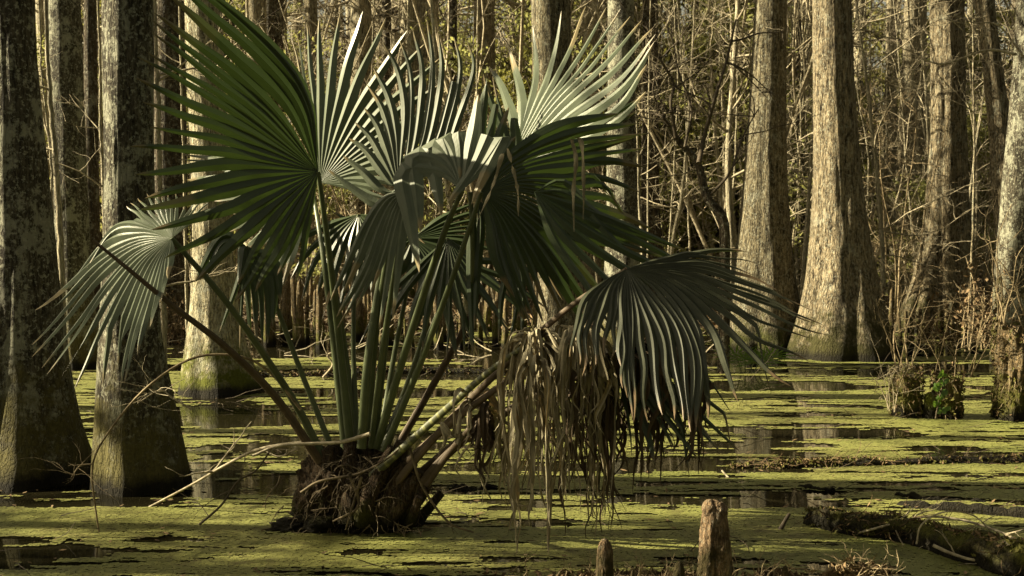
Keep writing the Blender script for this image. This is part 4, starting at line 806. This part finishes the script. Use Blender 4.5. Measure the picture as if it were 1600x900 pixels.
# green leafy vine on the middle stump
root = thing('leafy_vine', 'small green leafy vine climbing the middle right-hand stump', 'vine', G(1470, 655)+Vector((0, -.13, 0))); mb = MB(); D = root.location.y
cv = crom([local(P(x, y, D), root) for x, y in [(1462, 654), (1468, 620), (1475, 598), (1470, 585)]], 20); tube(mb, cv, np.linspace(.006, .003, 20), 5); mb.build('stem', M['twig_dark'], root)
mb = MB(); r2 = np.random.default_rng(3)
for x, y in [(1466, 605), (1475, 597), (1461, 608), (1474, 616), (1470, 640), (1463, 630), (1478, 640), (1467, 622), (1472, 585)]:
    for q in range(3):
        p = np.array(local(P(x+r2.uniform(-4, 4), y+r2.uniform(-3, 3), D), root)); a = r2.uniform(0, 6.28); dv = np.array([math.cos(a), -.3, math.sin(a)])*.026; sv = np.array([-math.sin(a), -.2, math.cos(a)])*.015
        ang = np.linspace(0, 2*math.pi, 8, endpoint=False); vv = p+np.cos(ang)[:, None]*dv+np.sin(ang)[:, None]*sv; vv = np.vstack([vv, p+np.array([0, -.006, 0])]); mb.add(vv, [[k2, (k2+1) % 8, 8] for k2 in range(8)])
mb.build('leaves', M['leaf_green'], root)
# dry stems rising from the stumps
def stems(label, n, xr, ybase, ytop, D, seed, r=.007, mat='twig_red', curl=.1, leafy=False, group='clumps of dry stems at the right'):
    rs = random.Random(seed); c = P(sum(xr)/2, ybase, D); root = thing('dry_shrub', label, 'dry shrub', (c.x, D, max(0, c.z)), group); mb = MB(); ml = MB(); r2 = np.random.default_rng(seed)
    for k in range(n):
        x = rs.uniform(*xr); p = P(x, ybase+rs.uniform(-4, 4), D+rs.uniform(-.15, .15)); L = (ybase-rs.uniform(ytop, ybase-50))/F*D
        pts = [p]; d = Vector((rs.gauss(0, .25), rs.gauss(0, .15), 1))
        for q in range(10): d = (d+Vector((rs.gauss(0, curl), rs.gauss(0, curl), 0))).normalized(); pts.append(pts[-1]+d*L/10)
        tube(mb, [local(q, root) for q in pts], np.linspace(r, r*.4, 11)*rs.uniform(.5, 1.1), 5)
        for q in range(3): branch(mb, local(pts[rs.randint(3, 10)], root), (rs.uniform(-1, 1), rs.uniform(-1, 1), rs.uniform(-.3, 1)), rs.uniform(.1, .45), r*.35, 1, rs, 3, .6, kids=2)
        if leafy:
            for q in range(8): leaves(ml, tuple(local(pts[rs.randint(2, 10)], root)), (.12, .1, .1), 4, .03, r2)
    mb.build('stem', M[mat], root)
    if leafy: ml.build('dry_leaves', M['litter'], root, smooth=False)
stems('upright broken dry stems standing on the leftmost right-hand stump', 9, (1396, 1438), 575, 430, 9.3, 1)
stems('dry arching stems rising from the middle right-hand stump', 7, (1455, 1520), 585, 440, 9.35, 2)
stems('tangled dry vines rising from the tall right-edge stump', 11, (1555, 1610), 510, 300, 9.2, 3, .008)
stems('rusty leafy thicket between the split cypress and the right edge', 24, (1500, 1610), 545, 380, 12.6, 4, .008, leafy=True)
stems('rusty brown thicket at the foot of the split cypress', 18, (1390, 1530), 545, 440, 13.2, 5, .007, leafy=True)
stems('pale crossing stems between the two big right-hand trunks', 18, (1130, 1260), 550, 400, 13.8, 6, .008, 'twig', leafy=False)
stems('dry leaning reeds spreading left from the leftmost right-hand stump', 6, (1380, 1402), 640, 560, 9.1, 7, .005, 'twig', .08)
stems('brown thicket behind the palmetto stalks', 30, (420, 820), 545, 440, 15.2, 8, .007, leafy=True, group='thickets on the far bank')
stems('dry brown thicket behind the low left palmetto leaf', 22, (255, 420), 540, 420, 14.6, 9, .007, leafy=True, group='thickets on the far bank')
# ------------------------------------------------------------------ log at the right front
def log(label, pl, r0, r1, seed, mat='log_bark', name='mossy_log', moss=True):
    pts = [G(x, y, z) for x, y, z in pl]; o0 = pts[len(pts)//2]; root = thing(name, label, 'log', (o0.x, o0.y, 0)); cv = crom([local(p, root) for p in pts], 90); mb = MB(); sdd = seed*3.3
    cv[:, 2] += (fbm(np.arange(90)*.12, 0, seed)-.5)*.05
    tube(mb, cv, np.interp(np.linspace(0, 1, 90), [0, .03, .12, .6, 1], [r0*.55, r0*.9, r0, (r0+r1)/2, r1]), 44, True, lambda pp, aa: 1+.9*(fbm(np.cos(aa)[None]*2+pp[:, :1]*5, np.sin(aa)[None]*2+sdd+0*pp[:, :1], pp[:, 1:2]*5, 5)-.5)); mb.build('log', M[mat], root)
    if moss:
        rs = random.Random(seed); r2 = np.random.default_rng(seed); mb = MB()
        for k in range(900):
            q = rs.randint(0, 89); r_ = np.interp(q/89, [0, 1], [r0, r1]); a = rs.uniform(-.3, 3.4); p = cv[q]+np.array([rs.uniform(-.02, .02), math.cos(a)*r_*1.02, math.sin(a)*r_*1.02]); leaves(mb, tuple(p), (.02, .02, .012), 4, .012, r2, 1 if rs.random() < .6 else 0)
            if k % 9 == 0: branch(mb, tuple(p), (rs.uniform(-1, 1), rs.uniform(-1, .3), rs.uniform(-.5, .8)), rs.uniform(.05, .2), .0025, 0, rs, 3, .6, mi=0)
        o = mb.build('moss_and_litter', [M['litter'], M['mossleaf']], root, smooth=False); o['kind'] = 'stuff'
    return root
log('rotting mossy log lying half sunk at the right front', [(1262, 815, .01), (1340, 825, .03), (1430, 838, .03), (1520, 862, .05), (1600, 880, .06), (1680, 895, .06)], .062, .085, 2)
log('dark low log lying just behind the rotting mossy log', [(1400, 792, -.01), (1500, 800, .0), (1640, 812, 0)], .035, .04, 3, moss=False)
log('black sunken branch above the rotting mossy log', [(1395, 776, -.005), (1450, 780, .005), (1540, 786, -.005)], .016, .012, 4, moss=False)
log('small black stick end floating left above the mossy log', [(1245, 762, -.005), (1290, 766, .005), (1320, 767, -.005)], .014, .008, 5, moss=False)
log('long dark litter-covered log across the water at the right', [(1140, 735, -.02), (1250, 732, -.01), (1400, 727, -.005), (1700, 722, -.01)], .035, .05, 6)
log('thin sunken log across the water behind the palmetto stalks', [(400, 592, -.01), (520, 586, .0), (640, 583, .0), (800, 584, -.01)], .05, .045, 7)
log('dark floating log right of the palmetto base', [(680, 760, -.01), (740, 765, 0), (800, 762, -.01)], .02, .015, 8, moss=False)
# sticks
def stick(label, pl, r0, r1, mat='twig', name='fallen_branch', kids=0, seed=0, group=None, cat='branch'):
    pts = [P(*q) if len(q) == 3 else G(q[0], q[1], .02) for q in pl]; o0 = pts[0]; root = thing(name, label, cat, (o0.x, o0.y, 0), group); cv = crom([local(p, root) for p in pts], 40); mb = MB(); rs = random.Random(seed)
    tube(mb, cv, np.linspace(r0, r1, 40), 8)
    for k in range(kids): branch(mb, cv[rs.randint(6, 38)], (rs.uniform(-1, 1), rs.uniform(-1, .4), rs.uniform(-.6, .8)), rs.uniform(.08, .35), r1*.7, 1, rs, 4, .6, kids=2)
    mb.build('branch', M[mat], root); return root
stick('pale bare branch slanting up out of the water left of the palmetto base', [(226, 796, 6.45), (300, 757, 6.3), (350, 728, 6.2), (405, 702, 6.1), (480, 690, 6.0)], .005, .009, 'twig', kids=3)
stick('dark forked twig left of the palmetto base', [(305, 825, 6.05), (345, 790, 6.0), (372, 752, 5.95), (400, 735, 5.95), (425, 700, 5.95)], .006, .004, 'twig_dark', kids=4, seed=3)
stick('grey stick resting across the palmetto base', [(395, 712, 5.8), (440, 696, 5.8), (520, 692, 5.8), (545, 688, 5.78), (578, 678, 5.76)], .006, .010, 'twig', seed=2)
stick('thin arching vine looping over the left water to the palmetto', [(160, 858, 5.9), (150, 800, 5.9), (145, 725, 5.85), (175, 668, 5.8), (230, 605, 5.8), (300, 560, 5.8), (370, 556, 5.8), (420, 580, 5.85), (470, 640, 5.9)], .004, .007, 'twig_red', 'hanging_vine', 0, 4, cat='vine')
stick('curly knot of twigs hanging on the thin arching vine', [(145, 725, 5.85), (125, 728, 5.85), (112, 745, 5.85)], .004, .002, 'twig_red', 'twig_knot', 9, 5, cat='twigs')
stick('pale thin branch curving over the rotting mossy log', [(1310, 842, 5.9), (1370, 825, 5.75), (1440, 808, 5.75), (1500, 812, 5.7), (1560, 830, 5.6), (1600, 850, 5.5)], .005, .006, 'twig', kids=5, seed=6)
stick('light forked branch stuck on the front of the mossy log', [(1458, 852, 5.4), (1490, 866, 5.35), (1530, 876, 5.3), (1580, 872, 5.3)], .008, .005, 'twig', kids=5, seed=7)
stick('short black stick poking up left of the mossy log', [(1218, 830, 5.95), (1226, 815, 5.95), (1234, 802, 5.95)], .012, .008, 'twig_dark', 'stick', 0, 8, cat='stick')
stick('thin pale stick on the shaded water above the tallest knee', [(1128, 735, 7.2), (1140, 748, 7.15), (1158, 765, 7.0)], .006, .004, 'twig', 'stick', 0, 9, cat='stick')
stick('looping grass stem rising from the mossy log', [(1432, 850, 5.4), (1440, 820, 5.4), (1475, 800, 5.4), (1520, 805, 5.4), (1550, 832, 5.4)], .004, .003, 'twig', kids=2, seed=11)
stick('bare twiggy branch hanging low on the bulging mossy trunk', [(300, 640, 6.6), (270, 622, 6.6), (250, 610, 6.6), (215, 630, 6.5)], .006, .003, 'twig', kids=10, seed=12)
stick('pale forked branch standing in the far water behind the stalks', [(505, 590, 11.5), (520, 570, 11.5), (512, 555, 11.5), (530, 548, 11.5)], .012, .006, 'twig', kids=4, seed=13)
# small bright green palmetto seedling on the far bank
root = thing('palmetto_seedling', 'small bright green young palmetto on the bank left of the big right-hand trunks', 'seedling', (P(1165, 590, 11.8).x, 11.8, 0)); rs = random.Random(2)
for k in range(5):
    H = local(P(1150+k*14, 568-abs(k-2)*6, 11.8), root); mb = MB(); tube(mb, crom([(H.x*.3, 0, -.05), (H.x*.7, 0, H.z*.6), tuple(H)], 12), .006, 5); pm = mb
    mb = MB()
    for q in range(11):
        a = -.3+q*.37; T = H+Vector((math.cos(a), -.2, math.sin(a)*.5))*.26; s_ = Vector((-math.sin(a), 0, math.cos(a)*.5))*.012; m_ = (H+T)/2
        mb.add([tuple(H), tuple(m_-s_), tuple(T), tuple(m_+s_)], [[0, 1, 2, 3]])
    o = mb.build('fan_leaf', M['leaf_green'], root, smooth=False); pm.build('petiole', M['petiole'], o)
# litter on the far bank and specks on the water
mb = MB(); r2 = np.random.default_rng(4)
n = 26000; y = 13+14*r2.random(n)**1.3; x = r2.uniform(-.43, .43, n)*y; z = gz(x, y); k = z > -.02; x, y, z = x[k], y[k], z[k]; n = len(x)
a = r2.normal(size=(n, 3))*np.array([1, 1, .5]); a /= np.linalg.norm(a, axis=1)[:, None]; b_ = np.cross(a, r2.normal(size=(n, 3))); b_ /= np.linalg.norm(b_, axis=1)[:, None]; s = r2.uniform(.015, .05, n)[:, None]; p = np.stack([x, y, z+.03], -1)
mb.add(np.stack([p-a*s*1.4, p+b_*s*.5, p+a*s*1.4, p-b_*s*.5], 1).reshape(-1, 3), np.arange(4*n).reshape(-1, 4))
rs = random.Random(6)
for k in range(500):
    y = 13+9*rs.random(); x = rs.uniform(-.42, .42)*y; branch(mb, (x, y, max(0, float(gz(x, y)))+.02), (rs.uniform(-1, 1), rs.uniform(-.5, .5), rs.uniform(0, .35)), rs.uniform(.2, .9), .007, 0, rs, 3, .5, mi=1)
o = mb.build('leaf_litter', [M['litter'], M['twig']], smooth=False, kind='stuff'); tag(o, 'brown dead leaves and sticks strewn over the far bank', 'litter', kind='stuff')
mb = MB()
n = 4200; y = 4.5+8.5*r2.random(n)**1.2; x = r2.uniform(-.45, .45, n)*y; cl = cover(x, y); k = np.abs(cl-.435) < .045; x, y = x[k], y[k]; n = len(x)
a = r2.normal(size=(n, 3))*np.array([1, 1, .12]); a /= np.linalg.norm(a, axis=1)[:, None]; b_ = np.cross(a, np.array([0, 0, 1.0])+r2.normal(size=(n, 3))*.2); b_ /= np.linalg.norm(b_, axis=1)[:, None]; s = r2.uniform(.005, .018, n)[:, None]; p = np.stack([x, y, 0*x+.014], -1)
mb.add(np.stack([p-a*s*1.6, p+b_*s*.5, p+a*s*1.6, p-b_*s*.5], 1).reshape(-1, 3), np.arange(4*n).reshape(-1, 4))
for k in range(260):
    y = 4.8+8*rs.random(); x = rs.uniform(-.42, .42)*y; branch(mb, (x, y, .012), (rs.uniform(-1, 1), rs.uniform(-.5, .5), rs.uniform(0, .12)), rs.uniform(.05, .4), .0028, 0, rs, 3, .5, mi=1)
o = mb.build('floating_litter', [M['litter'], M['twig_dark']], smooth=False, kind='stuff'); tag(o, 'small dead leaves and twigs floating among the duckweed', 'litter', kind='stuff')
